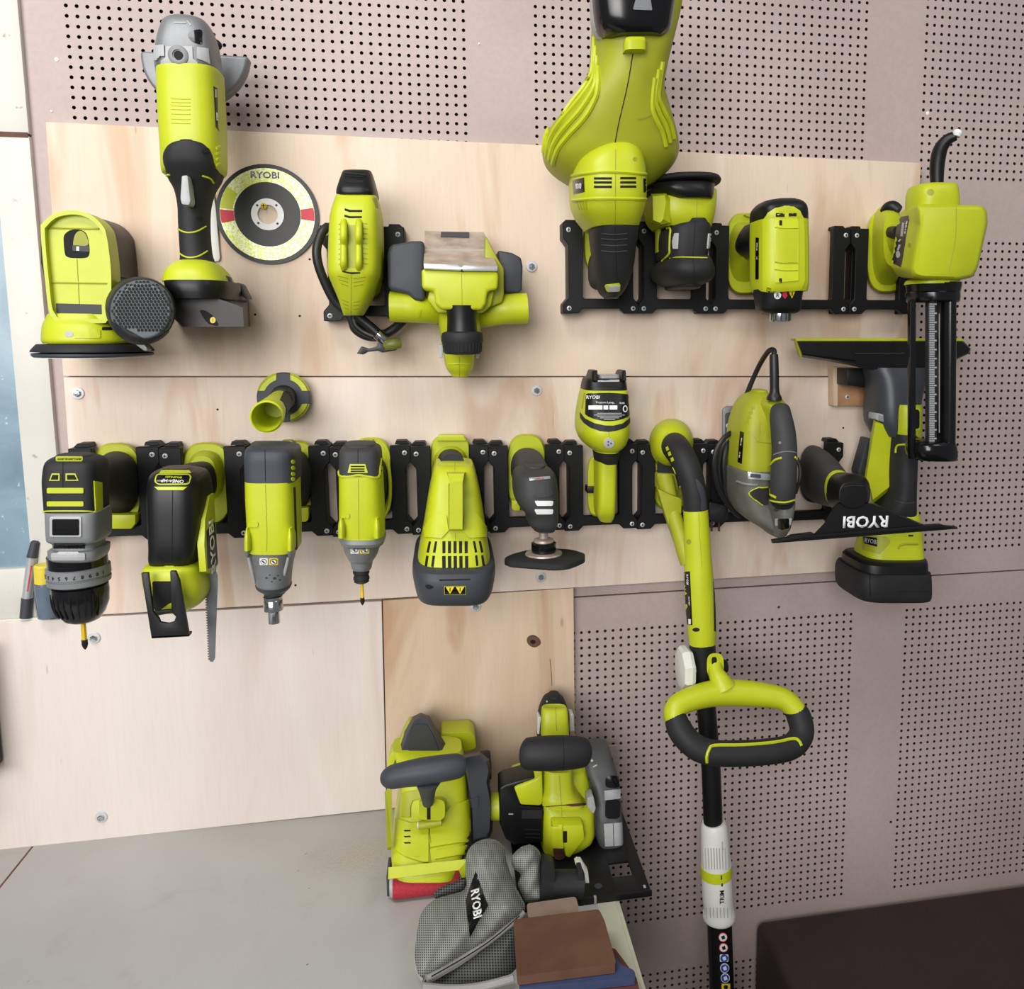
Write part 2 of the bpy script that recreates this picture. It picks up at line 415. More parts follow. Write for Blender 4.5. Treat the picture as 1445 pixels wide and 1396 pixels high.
for cx_, cz_, rx, rz in ((1.30, Z0 / 1000 - .795, .1, .03), (1.40, Z0 / 1000 - .79, .08, .04), (.80, Z0 / 1000 - .822, .14, .018), (1.02, Z0 / 1000 - .845, .1, .012)):
    c = mix(nt, spot(nt, tc, (cx_, 0, cz_), rx, rz, .8, dirt), c, lin((96, 78, 72)))
nt.links.new(c, b.inputs['Base Color']); b.inputs['Roughness'].default_value = .55; bump(nt, b, fine, .1)
m, nt, b, tc = nodes('white_paint')
a1 = noise(nt, tc, 5, 4); a2 = noise(nt, tc, 70, 3)
c = ramp(nt, a1, [(.3, lin((200, 197, 188))), (.7, lin((214, 212, 205)))])
c = mix(nt, ramp(nt, a2, [(.70, (0, 0, 0)), (.76, (.8, .8, .8))]), c, lin((150, 138, 120)))
nt.links.new(c, b.inputs['Base Color']); b.inputs['Roughness'].default_value = .5; bump(nt, b, a2, .15)
m, nt, b, tc = nodes('window_glass')
a1 = noise(nt, tc, 9, 5, (1, 1, 1), .6, 1); a2 = noise(nt, tc, 120, 2)
c = ramp(nt, a1, [(.3, lin((104, 128, 144))), (.55, lin((128, 152, 166))), (.75, lin((146, 170, 182)))])
c = mix(nt, ramp(nt, a2, [(.68, (0, 0, 0)), (.74, (.7, .7, .7))]), c, lin((190, 205, 212)))
nt.links.new(c, b.inputs['Base Color']); b.inputs['Roughness'].default_value = .25
m, nt, b, tc = nodes('bench_paint')
a1 = noise(nt, tc, 3.2, 5, (1, 1, 1), .55, .5); a2 = noise(nt, tc, 15, 5, (1, 1, 1), .65, .5); a3 = noise(nt, tc, 60, 3); a4 = noise(nt, tc, 300, 2)
c = ramp(nt, a1, [(.3, lin((172, 171, 167))), (.6, lin((184, 183, 179))), (.8, lin((192, 191, 187)))])
c = mix(nt, ramp(nt, a2, [(.58, (0, 0, 0)), (.75, (.32, .32, .32))]), c, lin((150, 143, 128)))
c = mix(nt, ramp(nt, a3, [(.735, (0, 0, 0)), (.76, (.9, .9, .9))]), c, lin((96, 84, 68)))
c = mix(nt, spot(nt, tc, (.085, .17, 0), .1, 100, .9, ramp(nt, a4, [(.45, (0, 0, 0)), (.6, (.55, .55, .55))]), .07), c, lin((176, 148, 118)))
nt.links.new(c, b.inputs['Base Color']); b.inputs['Roughness'].default_value = .45; bump(nt, b, a2, .1)
m, nt, b, tc = nodes('floor_concrete')
a1 = noise(nt, tc, 4, 6); nt.links.new(ramp(nt, a1, [(.3, lin((96, 92, 88))), (.7, lin((124, 120, 114)))]), b.inputs['Base Color']); b.inputs['Roughness'].default_value = .8
# ------------------------------------------------------------------ wall: backing and perforated hardboard sheets
def struct(o): o['kind'] = 'structure'; return o
PITCH = 12.7
wall = struct(put('wall_back', mbox((-420, 8, -Z0), (2300, 60, 500)), 'hardboard', smooth=0))
def sheet(name, c0, c1, r0, r1, holes, dx, dz):
    V, F, MI = [], [], []
    def q(pts): F.append(tuple(range(len(V), len(V) + len(pts)))); V.extend(pts); MI.append(0)
    R = 2.55; h = PITCH / 2; A = [math.radians(45 * k) for k in range(8)]
    sq = [(1, 0), (1, 1), (0, 1), (-1, 1), (-1, 0), (-1, -1), (0, -1), (1, -1)]
    for r in range(r0, r1 + 1):
        run = None
        z = -r * PITCH + dz
        for c_ in range(c0, c1 + 2):
            solid = c_ <= c1 and not holes(c_, r)
            if solid and run is None: run = c_
            if not solid and run is not None:
                x0 = run * PITCH - h + dx; x1 = (c_ - 1) * PITCH + h + dx
                q([(x0, 0, z - h), (x1, 0, z - h), (x1, 0, z + h), (x0, 0, z + h)]); run = None
            if c_ <= c1 and not solid:
                x = c_ * PITCH + dx; o = len(V)
                V.extend([(x + a * h, 0, z + b_ * h) for a, b_ in sq]); V.extend([(x + R * math.cos(a), 0, z + R * math.sin(a)) for a in A]); V.extend([(x + R * math.cos(a), 4.5, z + R * math.sin(a)) for a in A])
                for k in range(8):
                    j = (k + 1) % 8; F.append((o + k, o + j, o + 8 + j, o + 8 + k)); F.append((o + 8 + k, o + 8 + j, o + 16 + j, o + 16 + k)); MI.extend((0, 1))
    x0, x1 = c0 * PITCH - h + dx, c1 * PITCH + h + dx; za, zb = -r0 * PITCH + h + dz, -r1 * PITCH - h + dz
    for a, b_ in (((x0, za), (x1, za)), ((x1, zb), (x0, zb)), ((x0, zb), (x0, za)), ((x1, za), (x1, zb))): q([(a[0], 0, a[1]), (b_[0], 0, b_[1]), (b_[0], 5, b_[1]), (a[0], 5, a[1])])
    me = bpy.data.meshes.new(name); me.from_pydata([(x / 1000, y / 1000, (z + Z0) / 1000) for x, y, z in V], [], F)
    base = wall.location; me.transform(Matrix.Translation(-base)); me.materials.append(MATS['pegboard']); me.materials.append(MATS['hardboard'])
    me.polygons.foreach_set('material_index', MI)
    o = bpy.data.objects.new(name, me); COL.objects.link(o); o.parent = wall; return o
inpan = lambda c_: 0 <= c_ % 48 <= 40
def up_holes(c_, r):
    if c_ < 0 or not inpan(c_) or c_ > 140: return False
    if not (r <= 14 or 22 <= r <= 62): return False
    return not (r > 13 and c_ < 94)
def lo_holes(c_, r):
    if c_ < 48 or not inpan(c_) or c_ > 140: return False
    return 70 <= r <= 110 or 118 <= r <= 150
sheet('pegboard_sheet', -4, 142, -14, 65, up_holes, 0, 0)['label'] = 'upper perforated pinkish hardboard sheet'
sheet('pegboard_sheet', -4, 142, 66, 132, lo_holes, 9.8, -2.4)['label'] = 'lower perforated pinkish hardboard sheet'
# small marks on the sheets: white and grey plugs in spare holes
fr(0, 0, 1)
for x, y, r, mm in ((80, 84, 2.6, 'print_white'), (73, 157, 1.6, 'print_white'), (676, 62, 1.5, 'print_white'), (1309, 160, 3.0, 'print_white'), (1099, 857, 2.0, 'hardboard'), (1257, 1160, 2.2, 'void'), (1394, 593, 1.4, 'void')):
    put('hole_plug', lathe(P(x, y, 0), (0, -1, 0), [(-1, r), (.5, r), (1.2, r * .6), (1.3, .1)], 14), mm, wall)
struct(put('floor', mbox((-900, -3200, -Z0 - 40), (2400, 60, -Z0)), 'floor_concrete', smooth=0))
# ------------------------------------------------------------------ window, white post and sill at the left
w1 = struct(put('window_1', mbox((-420, 4, -742), (-88, 7.5, 460)), 'window_glass', smooth=0))
post = struct(put('trim_1', join(mbox((-94, -8, -164), (-53, 6, 480), 1.2), mbox((-96, -8, -812), (-53, 6, -167), 1.2)), 'white_paint', smooth=30))
post['label'] = 'white painted timber post between the window and the pegboard'
put('joint_gap', mbox((-95, -8.6, -169.0), (-54, 2, -162.5)), 'rusty_steel', post, smooth=0)
sill = struct(put('trim_2', join(mbox((-420, -8, -812), (-96, 6, -742), 1), mbox((-420, -12, -830), (-28, 8, -812), .8)), 'white_paint', smooth=30))
sill['label'] = 'cream painted sill below the window'
# ------------------------------------------------------------------ plywood boards with bolts
KP = W(P(753, 905, 15))
plywood('ply_top', (224, 203, 182), (206, 174, 146), (231, 215, 198), 1.3, .95)
plywood('ply_mid', (224, 206, 190), (206, 174, 150), (232, 219, 207), 4.1, 1.0)
plywood('ply_low', (223, 212, 204), (214, 197, 186), (226, 217, 211), 7.7, .7)
plywood('ply_side', (218, 192, 164), (188, 146, 112), (228, 206, 182), 2.9, 1.0)
def board(poly, m_, label, th=15):
    L = [P(x, y, 15) for x, y in poly]; zmin = min(v.z for v in L); org = Vector((L[0].x, -15, zmin))
    bm = pl(poly, 15, 15 - th, .6, 1)
    o = put('plywood_board', bm, m_, None, None, 30, org); tag(o, label, 'board', 'plywood boards fixed to the wall'); return o
bt = board([(64, 172), (1300, 230), (1283, 531), (89, 531)], 'ply_top', 'wide top plywood board below the pegboard, behind the grinder and upper brackets')
bmid = board([(89.5, 532.6), (1283, 532.6), (1268, 801.5), (810, 829.6), (130, 868.5), (112.8, 868)], 'ply_mid', 'middle plywood board behind the long lower row of brackets')
bl = board([(-260, 893), (538.5, 849), (545.5, 1142), (-260, 1227.5)], 'ply_low', 'pale lower left plywood board standing on the grey bench')
bs = board([(540.2, 848), (809.5, 830.4), (812, 1113.5), (547, 1141.8)], 'ply_side', 'narrow knotty plywood board behind the belt sander')
def bolt(x, y, par):
    p = P(x, y, 15); w_ = put('bolt', lathe(p, (0, -1, 0), [(0, 8.2), (1.4, 8.2), (1.9, 7.6), (2, 4.6)], 24), 'zinc', par)
    put('bolt_head', lathe(p, (0, -1, 0), [(1.5, 4.6), (5, 4.6), (5.6, 4.0), (5.7, .1)], 6), 'chrome', w_, smooth=0)
for x, y, pr in ((110, 555, bmid), (757, 551, bmid), (750, 376, bt), (763, 814, bmid), (671, 856, bs), (133, 900, bl), (143, 1153, bl)): bolt(x, y, pr)
for x, y, pr in ((437, 366, bt), (423, 446, bt), (360, 444, bt), (417, 826, bmid), (307, 578, bmid), (1190, 604, bmid)):
    put('nail_hole', lathe(P(x, y, 15), (0, -1, 0), [(-.5, 1.6), (.25, 1.6), (.3, .1)], 10), 'void', pr)
kn = put('knot', dec(smc([(744, 900), (752, 896), (761, 901), (763, 909), (754, 914), (745, 909)], 3), bs, .12), 'brown_belt', bs)
put('knot_core', dec(ell(752, 906, 4, 3, 12), bs, .22), 'void', kn)
for pts in ([(776, 930), (778, 950), (779, 968)],): put('grain_streak', line(pts, bs, .8, -.5), 'brown_belt', bs)
# ------------------------------------------------------------------ bench
bench = thing('workbench', 'grey painted workbench top along the wall', 'workbench', (250, -300, -Z0))
put('bench_top', mbox((-123, -900, ZB - 32), (668, -1, ZB), 1), 'bench_paint', bench)
put('bench_top', mbox((-900, -900, ZB - 32), (-125.5, -1, ZB), 1), 'bench_paint', bench)
put('edge_strip', mbox((668.2, -900, ZB - 32), (673, -16, ZB - .5), .8), 'cream_edge', bench)
put('joint_strip', mbox((-126, -899, ZB - 20), (-122.5, -2, ZB - .6)), 'brown_belt', bench)
for x in (-860, 600):
    for y in (-860, -60): put('leg', mbox((x, y - 30, -Z0), (x + 60, y + 30, ZB - 32), 2), 'cream_edge', bench)
# ------------------------------------------------------------------ black tool brackets
def local_bm(c, outl, y1, y0, bev=.8):
    """polygon (x, z) mm about c, front at y1 back at y0 (distances from the wall)"""
    n = len(outl); verts = [Vector((c.x + x, -y1, c.z + z)) for x, z in outl] + [Vector((c.x + x, -y0, c.z + z)) for x, z in outl]
    bm = bmpd(verts, [tuple(range(n)), tuple(range(2 * n - 1, n - 1, -1))] + [(i, n + i, n + (i + 1) % n, (i + 1) % n) for i in range(n)])
    bmesh.ops.recalc_face_normals(bm, faces=bm.faces)
    if bev:
        bm.normal_update(); bmesh.ops.bevel(bm, geom=[e for e in bm.edges if e.calc_face_angle() > .4], offset=bev, offset_type='OFFSET', segments=1, affect='EDGES', clamp_overlap=True)
    bmesh.ops.triangulate(bm, faces=[f_ for f_ in bm.faces if len(f_.verts) > 4]); return bm
def screw(par, p, r=3.4, name='screw'):
    s = put(name, lathe(p, (0, -1, 0), [(-1, r), (.6, r), (1.3, r * .7), (1.5, .1)], 16), 'zinc', par)
    put('screw_slot', join(mbox((p.x - r * .62, p.y - 1.75, p.z - .5), (p.x + r * .62, p.y - 1.2, p.z + .5)), mbox((p.x - .5, p.y - 1.75, p.z - r * .62), (p.x + .5, p.y - 1.2, p.z + r * .62))), 'void', s, smooth=0)
    return s
BR_U = [(-55.3, 64), (-27, 64), (-27, -41), (-25, -43), (25, -43), (27, -41), (27, 64), (55.3, 64), (55.3, 42), (47.5, 32), (47.5, -42), (55.3, -51), (55.3, -64), (34, -64), (27, -57), (-27, -57), (-34, -64), (-55.3, -64), (-55.3, -51), (-47.5, -42), (-47.5, 32), (-55.3, 42)]
def bracket(c, label, group):
    t = thing('tool_bracket', label, 'bracket', Vector((c.x, -15.2, c.z - 64)), group)
    put('face_plate', local_bm(c, BR_U, 50, 38), 'printed_black', t, smooth=20)
    for s in (-1, 1):
        o = [(-55.3, 64), (-39, 64), (-39, -64), (-55.3, -64), (-55.3, -51), (-47.5, -42), (-47.5, 32), (-55.3, 42)]
        if s > 0: o = [(-x, z) for x, z in o][::-1]
        put('side_rail', local_bm(c, o, 38, 15.3), 'printed_black', t, smooth=20)
    put('bottom_rail', local_bm(c, [(-39, -52), (39, -52), (39, -57), (-39, -57)], 38, 15.3, .4), 'printed_black', t, smooth=20)
    for s in (-1, 1): put('top_lip', local_bm(c, [(s * x, z) for x, z in ((54, 64), (33, 64), (35, 69), (49, 69))][::s], 36, 15.3, .4), 'printed_black', t, smooth=20)
    for x in (-47, 47):
        for z in (53.5, -57): screw(t, Vector((c.x + x, -50, c.z + z)))
    return t
fr(0, 0, 1)
def brow(gaps, yc, specs, group):
    zc = sum(P(x, y, 50).z for x, y in zip(gaps, yc)) / len(gaps); X = [P(x, y, 50).x for x, y in zip(gaps, yc)]
    0 and print('bracket pitch', [round(b - a, 1) for a, b in zip(X, X[1:])], 'z', [round(P(x, y, 50).z, 1) for x, y in zip(gaps, yc)])
    return X, zc
LX, LZ = brow([467, 581, 692, 797, 899, 998], [693, 692, 690, 688, 687, 685], None, '')
UX, UZ = brow([901, 1003, 1200.5], [381, 381, 381], None, '')
def lowc(k): return Vector((LX[0] + 110 * (k - .5), -50, -641.5 - 2.35 * k))
for k, who in zip(range(-2, 8), ('leftmost in the lower row, holding the drill with the black chuck', 'holding the reciprocating saw', 'holding the impact wrench with the chrome socket', 'holding the impact driver with the yellow bit', 'holding the slotted cone shaped inflator', 'holding the grey multi tool', 'holding the torch', 'behind the curved grip of the line trimmer', 'behind the jigsaw and its coiled cable', 'rightmost in the lower row, holding the window vacuum')):
    bracket(lowc(k), 'black plastic tool bracket ' + who, 'black tool brackets in the lower row')
for x, who in ((UX[0] - 55, 'leftmost of the right upper row, holding the blower'), (UX[0] + 55, 'holding the palm sander'), (UX[1] + 55, 'holding the heat gun'), (UX[1] + 165, 'left empty, right of the heat gun'), (UX[2] + 55, 'behind the caulking gun')):
    bracket(Vector((x, -50, UZ)), 'black plastic tool bracket ' + who, 'black tool brackets in the upper row')
bracket(P(513.5, 386.5, 50), 'black plastic tool bracket on its own, behind the inflator with the black hose', 'black tool brackets in the upper row')
# ------------------------------------------------------------------ shared pieces of the hand tools
def foot(root, cx, yt, yb, rx, m_='lime', e=3.0, d0=16.5, d1=37, name='handle_base', ins=1.0):
    cy, ry = (yt + yb) / 2, (yb - yt) / 2; k = (1271 - d1) / (1271 - d0)
    return put(name, dl([(d0, cx, cy, rx * .97 * k, ry * .97 * k, e), (d0 + 3, cx, cy, rx * k, ry * k, e), (d1 - 6, cx, cy, rx, ry, e), (d1, cx, cy, rx * .93, ry * .95, e)], n=40, sub=2), m_, root)
def grip(root, rows, m_='dark_rubber', e=2.3, name='grip', c0=0, c1=0): return put(name, dl(rows, e, 32, 4, c0, c1), m_, root)
def vent(root, polys, objs, name='vent', m_='void', off=.35):
    for p in polys: put(name, dec(p, objs, off), m_, root)
def at_foot(x, y, d=17): return P(x, y, d)
def sticker(root, x, y, w, h, objs, kind):
    """small safety label: white disc or yellow triangle on its own backing"""
    if kind == 'warn':
        s = put('warning_label', dec(box4(x - w / 2, y - h / 2, x + w / 2, y + h / 2), objs, .35), 'gloss_black', root)
        put('warning_triangle', dec([(x - w * .4, y - h * .36), (x + w * .4, y - h * .36), (x, y + h * .4)], objs, .7), 'print_yellow', s)
        put('warning_mark', dec(box4(x - w * .05, y - h * .25, x + w * .05, y + h * .12), objs, 1.0), 'gloss_black', s)
    else:
        s = put('safety_label', dec(rnd(box4(x - w / 2, y - h / 2, x + w / 2, y + h / 2), w * .1), objs, .35), 'print_white' if kind == 'white' else 'print_yellow', root)
        put('safety_ring', dec(ell(x, y, w * .38, h * .38, 16), objs, .7), 'slate', s)
        put('safety_disc', dec(ell(x, y, w * .3, h * .3, 16), objs, 1.0), 'print_white', s)
        put('safety_mark', dec([(x - w * .2, y - h * .12), (x - w * .08, y - h * .22), (x + w * .2, y + h * .14), (x + w * .06, y + h * .22)], objs, 1.3), 'slate', s)
# ================================================================== lower row
# ---- drill
fr(0, 560, 3.579)
t = thing('drill', 'grey and lime cordless drill with black chuck and yellow bit, nose down', 'drill', at_foot(590, 665), 'power tools hung in the lower row')
foot(t, 588, 232, 668, 128)
put('base_lug', pl([(545, 597), (683, 597), (683, 640), (662, 668), (545, 668)], 58, 37, 1), 'lime', t)
grip(t, [(36, 588, 440, 118, 165), (52, 582, 430, 112, 150), (85, 550, 418, 92, 125), (130, 490, 410, 78, 110), (190, 430, 410, 72, 100)])
cap = put('rear_housing', vl([(303, 272, 452, 226, 190, 3), (318, 238, 476, 236, 186, 3.5), (345, 220, 488, 242, 184, 4.5), (420, 212, 490, 243, 183, 5), (500, 216, 490, 243, 183, 5), (582, 222, 490, 243, 183, 5)], f=.8, c0=3), 'dark_rubber', t)
put('side_vent_panel', dec([(472, 425), (512, 432), (515, 575), (480, 592)], cap, 1.2), 'lime_bright', t)
for y0, y1 in ((460, 487), (528, 553)): put('stripe', dec(rnd(box4(240, y0, 422, y1), 6), cap, 1.2), 'lime', t)
for x0, x1 in ((250, 303), (333, 398)):
    f_ = put('vent_frame', dec([(x0 + (14 if x0 < 300 else 0), 387), (x1 - (0 if x0 < 300 else 16), 387), (x1, 424), (x0, 424)], cap, 1.0), 'lime', t)
    put('vent', dec([(x0 + (18 if x0 < 300 else 7), 394), (x1 - (6 if x0 < 300 else 20), 394), (x1 - 8, 418), (x0 + 9, 418)], cap, 1.4), 'void', f_)
lb = put('top_label', dec(rnd(box4(282, 304, 418, 327), 7), cap, .9), 'lime', t); txt('BRUSHLESS', 350, 316, lb, 13, 'gloss_black', t, 180, off=.4)
gb = put('gear_housing', vl([(580, 226, 492, 246, 186, 5), (600, 228, 498, 248, 184, 5), (700, 232, 500, 248, 184, 5), (728, 238, 498, 246, 186, 5), (742, 258, 488, 238, 188, 4), (768, 258, 488, 238, 188, 4), (775, 240, 498, 244, 186, 5), (818, 244, 498, 242, 188, 4.5), (830, 262, 490, 236, 190, 3)], f=.8, sub=2), 'grey_plastic', t)
put('lime_edge', line([(228, 585), (240, 578), (440, 578), (480, 584)], [cap, gb], .9, .4), 'lime', t)
wf = put('selector_frame', dec(rnd(box4(256, 606, 412, 706), 8), gb, 1.6), 'light_grey', t); put('selector_window', dec(rnd(box4(268, 617, 402, 698), 8), gb, 2.0), 'gloss_black', wf)
put('selector_slot', dec(box4(272, 740, 428, 768), gb, .6), 'gloss_black', t); put('lock_bar', dec(rnd(box4(262, 788, 430, 824), 8), gb, 1.4), 'light_grey', t)
p = P(392, 860, 205)
put('collar', lathe(Vector((p.x, -203, p.z + 16)), (0, 0, -1), [(0, 30), (1, 31), (22, 31), (22, 28)], 40), 'gloss_black', t)
rg = put('torque_ring', lathe(Vector((p.x, -203, p.z + 2)), (0, 0, -1), [(0, 31.5), (1, 33), (11, 33.4), (12, 31), (14, 31), (15, 33.2), (20, 32.6), (22, 29)], 48), 'grey_plastic', t)
for i, ch in enumerate('10987654321'):
    a = math.radians(-90 + (5 - i) * 13.5); c_ = Vector((p.x + 33.3 * math.cos(a), -203 + 33.3 * math.sin(a), p.z - 5)); flat_txt(ch, c_, (math.sin(a), -math.cos(a), 0), (0, 0, -1), 4.2, 'void', 'scale_number', t, .2)
q = P(400, 955, 203)
ck = put('chuck', lathe(Vector((p.x, -203, q.z + 2)), (0, 0, -1), [(0, 27), (1, 29.5), (8, 30), (22, 29), (34, 24.5), (42, 19), (45, 13), (46, 6), (46.2, .5)], 48, 1), 'gloss_black', t)
for i in range(9):
    a = math.radians(-150 + i * 15); put('chuck_flute', tube([(Vector((p.x + r * math.cos(a), -203 + r * math.sin(a), q.z - z)), .9) for z, r in ((5, 29.8), (16, 29.6), (24, 28.3), (33, 24.9))], 6, 2), 'black_plastic', t)
put('bit', lathe(Vector((p.x, -203, q.z - 42)), (0, 0, -1), [(0, 3), (25, 3), (25.2, 2.4)], 6), 'bit_yellow', t)
put('bit_tip', lathe(Vector((p.x, -203, q.z - 66)), (0, 0, -1), [(0, 3.3), (6, 3.5), (10, 2.2), (12.5, .3)], 10), 'void', t)
put('seam', line([(318, 330), (318, 460)], cap, .4), 'void', t)
# ---- reciprocating saw
t = thing('reciprocating_saw', 'black and lime reciprocating saw with toothed blade pointing down', 'saw', at_foot(1045, 640), 'power tools hung in the lower row')
foot(t, 1043, 230, 648, 130)
put('base_swell', dl([(36, 1040, 400, 98, 130), (50, 1030, 390, 86, 112), (62, 1020, 395, 70, 95)], 2.3, 32, 4), 'lime', t)
grip(t, [(40, 1035, 420, 74, 95), (80, 1010, 420, 68, 92), (130, 960, 430, 66, 95), (180, 905, 450, 60, 90)])
sb = put('body', vl([(372, 802, 955, 214, 176, 2.6), (388, 757, 985, 228, 166, 3), (420, 735, 1000, 238, 158, 3.5), (500, 728, 1006, 243, 150, 4), (640, 732, 1008, 245, 148, 4), (770, 738, 1000, 245, 150, 4), (830, 735, 985, 240, 155, 3.6), (866, 742, 965, 232, 160, 3)], f=.86, c0=3), 'black_plastic', t)
xr = P(1006, 640, 245).x - 3.2; zz = lambda y: P(1030, y, 200).z
def side_plate(x, pts, th=3.5):
    n = len(pts); V = [Vector((x + th, y, z)) for y, z in pts] + [Vector((x - 4, y, z)) for y, z in pts]
    return bmpd(V, [tuple(range(n)), tuple(range(2 * n - 1, n - 1, -1))] + [(i, n + i, n + (i + 1) % n, (i + 1) % n) for i in range(n)])
sp = put('side_panel', side_plate(xr, [(-178, zz(505)), (-196, zz(505)), (-222, zz(600)), (-232, zz(720)), (-230, zz(850)), (-205, zz(890)), (-178, zz(872))]), 'lime', t, smooth=30)
put('side_badge', side_plate(xr + 3, [(-181, zz(650)), (-220, zz(660)), (-224, zz(845)), (-190, zz(868)), (-181, zz(862))], .8), 'black_plastic', t, smooth=30)
flat_txt('RYOBI', Vector((xr + 4, -201, zz(755))), (0, 0, 1), (0, -1, 0), 20, 'print_white', 'lettering', t, .5, 1, .82, .02)
fr(0, 560, 3.579)
tl = put('top_label', dec(rnd([(790, 392), (955, 392), (966, 405), (955, 440), (940, 446), (800, 446), (780, 430)], 14), sb, .8), 'lime', t)
put('label_plate', dec(rnd([(795, 399), (952, 399), (958, 408), (950, 438), (802, 440), (788, 430)], 10), sb, 1.2), 'gloss_black', tl)
txt('ONE+ HP', 872, 426, tl, 16, 'print_white', t, 183, off=.7); txt('BRUSHLESS', 878, 408, tl, 10, 'lime_bright', t, 183, off=.7)
put('top_band', dec([(815, 372), (955, 372), (965, 386), (805, 388)], sb, .6), 'lime', t); put('lower_band', dec([(780, 455), (945, 455), (925, 472), (800, 472)], sb, .8), 'lime', t)
nose = put('nose', vl([(846, 790, 940, 238, 168, 3), (862, 722, 985, 243, 160, 4), (900, 703, 1000, 246, 152, 4), (960, 708, 1020, 246, 148, 4), (1010, 720, 1024, 243, 150, 3.5), (1060, 745, 1000, 236, 155, 3), (1082, 770, 960, 226, 165, 2.5)], f=.86, c0=2, c1=2), 'lime', t)
put('nose_mouth', dec(rnd([(770, 932), (905, 932), (905, 1040), (860, 1040), (790, 1090), (772, 1060)], 10), nose, .5), 'void', t)
sh = put('shoe', pl([(712, 892), (748, 890), (772, 1085), (802, 1122), (808, 1140), (850, 1147), (878, 1138), (888, 1112), (866, 1090), (858, 882), (886, 882), (906, 930), (955, 1210), (765, 1222)], 262, 257, .6), 'black_plastic', t)
put('shoe_bar', pl([(775, 1083), (868, 1078), (868, 1092), (800, 1106)], 262, 257, .4), 'black_plastic', t)
put('shoe_flange', pl([(765, 1210), (955, 1200), (955, 1212), (765, 1222)], 262, 250, .6), 'black_plastic', t)
put('blade_clamp', dl([(200, 848, 1018, 34, 16), (240, 848, 1018, 30, 13)], 4), 'silver', t)
teeth = []
x0, y0, x1, y1 = 1036, 1000, 1052, 1338
for i in range(26):
    s = i / 26; xa = x0 + (x1 - x0) * s; ya = y0 + (y1 - y0) * s; teeth += [(xa - 3, ya), (xa + 9, ya + 8)]
put('blade', pl([(1060, 840), (1072, 838), (1098, 905), (1098, 960), (1085, 1325), (1075, 1340), (1060, 1338)] + teeth[::-1] + [(1032, 940), (1045, 880)], 200, 198.4), 'blade_steel', t, smooth=0)
put('seam', line([(872, 470), (868, 840)], sb, .4), 'void', t)
# ---- impact wrench
fr(320, 500, 3.49)
t = thing('impact_wrench', 'lime impact wrench with slate cap and chrome socket, nose down', 'impact wrench', at_foot(335, 825), 'power tools hung in the lower row')
foot(t, 334, 424, 828, 112)
put('base_button', pl(rnd(box4(268, 424, 326, 452), 10), 44, 34, 1), 'lime_dull', t)
put('base_lug', pl(rnd([(330, 760), (402, 755), (402, 812), (392, 826), (330, 826)], 8), 56, 37, 1), 'lime', t)
grip(t, [(36, 335, 620, 88, 150), (60, 330, 610, 78, 130), (110, 285, 600, 66, 110), (180, 225, 600, 62, 100)], 'grey_rubber')
cp = put('rear_cap', vl([(456, 108, 306, 228, 172, 3.2), (470, 86, 328, 240, 164, 3.8), (500, 80, 333, 244, 160, 4.5), (560, 80, 332, 244, 160, 4.5), (630, 83, 334, 244, 160, 4.5)], f=.84, c0=3), 'slate', t)
bd = put('motor_housing', vl([(627, 83, 328, 245, 159, 4.5), (720, 85, 330, 245, 159, 4.5), (850, 90, 336, 245, 159, 4), (975, 92, 338, 243, 161, 3.6)], f=.84, sub=3), 'lime', t)
ns = put('hammer_case', vl([(966, 100, 330, 239, 165, 2.6), (1000, 108, 325, 237, 167, 2.5), (1060, 124, 314, 232, 172, 2.3), (1148, 140, 308, 228, 176, 2.2)], f=.7), 'cast_grey', t)
put('nose_ring', vl([(1144, 134, 311, 230, 175, 2.2), (1160, 142, 306, 227, 178, 2.2), (1178, 175, 284, 216, 188, 2.2)], f=.7, c1=2), 'slate', t)
for x, s in ((99, 1), (311, -1)):
    put('clip', vl([(862, x - 8, x + 8, 246, 226, 2), (900, x - 17, x + 17, 250, 222, 2.5), (968, x - 16, x + 16, 250, 222, 3)], f=.9, n=20, c0=1), 'lime', t)
    put('clip_foot', vl([(966, x - 14, x + 14, 246, 222, 3), (992, x - 12, x + 12, 240, 222, 3), (1000, x + s * 2 - 6, x + s * 2 + 6, 236, 222, 3)], f=.9, n=16, sub=1), 'grey_plastic', t)
    put('rib', tube([(P(x + s * 8, 1000, 232), 1.6), (P(x + s * 22, 1060, 226), 1.8), (P(x + s * 40, 1130, 214), 1.2)], 8, 3), 'light_grey', t)
ax = P(226, 1180, 202)
put('anvil', lathe(Vector((ax.x, -202, ax.z + 2)), (0, 0, -1), [(0, 10), (6, 10)], 24), 'dark_rubber', t)
sk = put('socket', lathe(Vector((ax.x, -202, ax.z - 2)), (0, 0, -1), [(0, 10), (1, 11.3), (4, 11.4), (5, 10.7), (6, 11.4), (18.5, 11.4), (20.5, 7.2), (22, 6.9), (35, 6.9), (35.5, 6.0), (34, 5.6), (28, 5.2)], 36), 'chrome', t)
sticker(t, 182, 1021, 40, 34, ns, 'white'); sticker(t, 230, 1021, 46, 34, ns, 'yellow')
for x, y, r in ((196, 1102, 7), (212, 1088, 5), (236, 1104, 9), (252, 1090, 5), (262, 1112, 6), (222, 1120, 5)): put('wear_mark', dec(ell(x, y, r, r * .7, 9), ns, .12), 'slate', t)
put('moulded_rib', dec(rnd(box4(108, 826, 156, 850), 9), bd, 1.6), 'lime', t)
put('seam', line([(188, 470), (190, 626)], cp, .4), 'void', t); put('seam', line([(190, 632), (192, 700), (198, 880), (196, 970)], bd, .35), 'olive', t)
sdk = put('side_strip', dec([(328, 655), (336, 655), (346, 960), (338, 965)], bd, .8), 'dark_rubber', t)
for y in (530, 560, 590, 615): put('side_tooth', dec(ell(325, y, 8, 11, 10), cp, 1.0), 'lime', t)
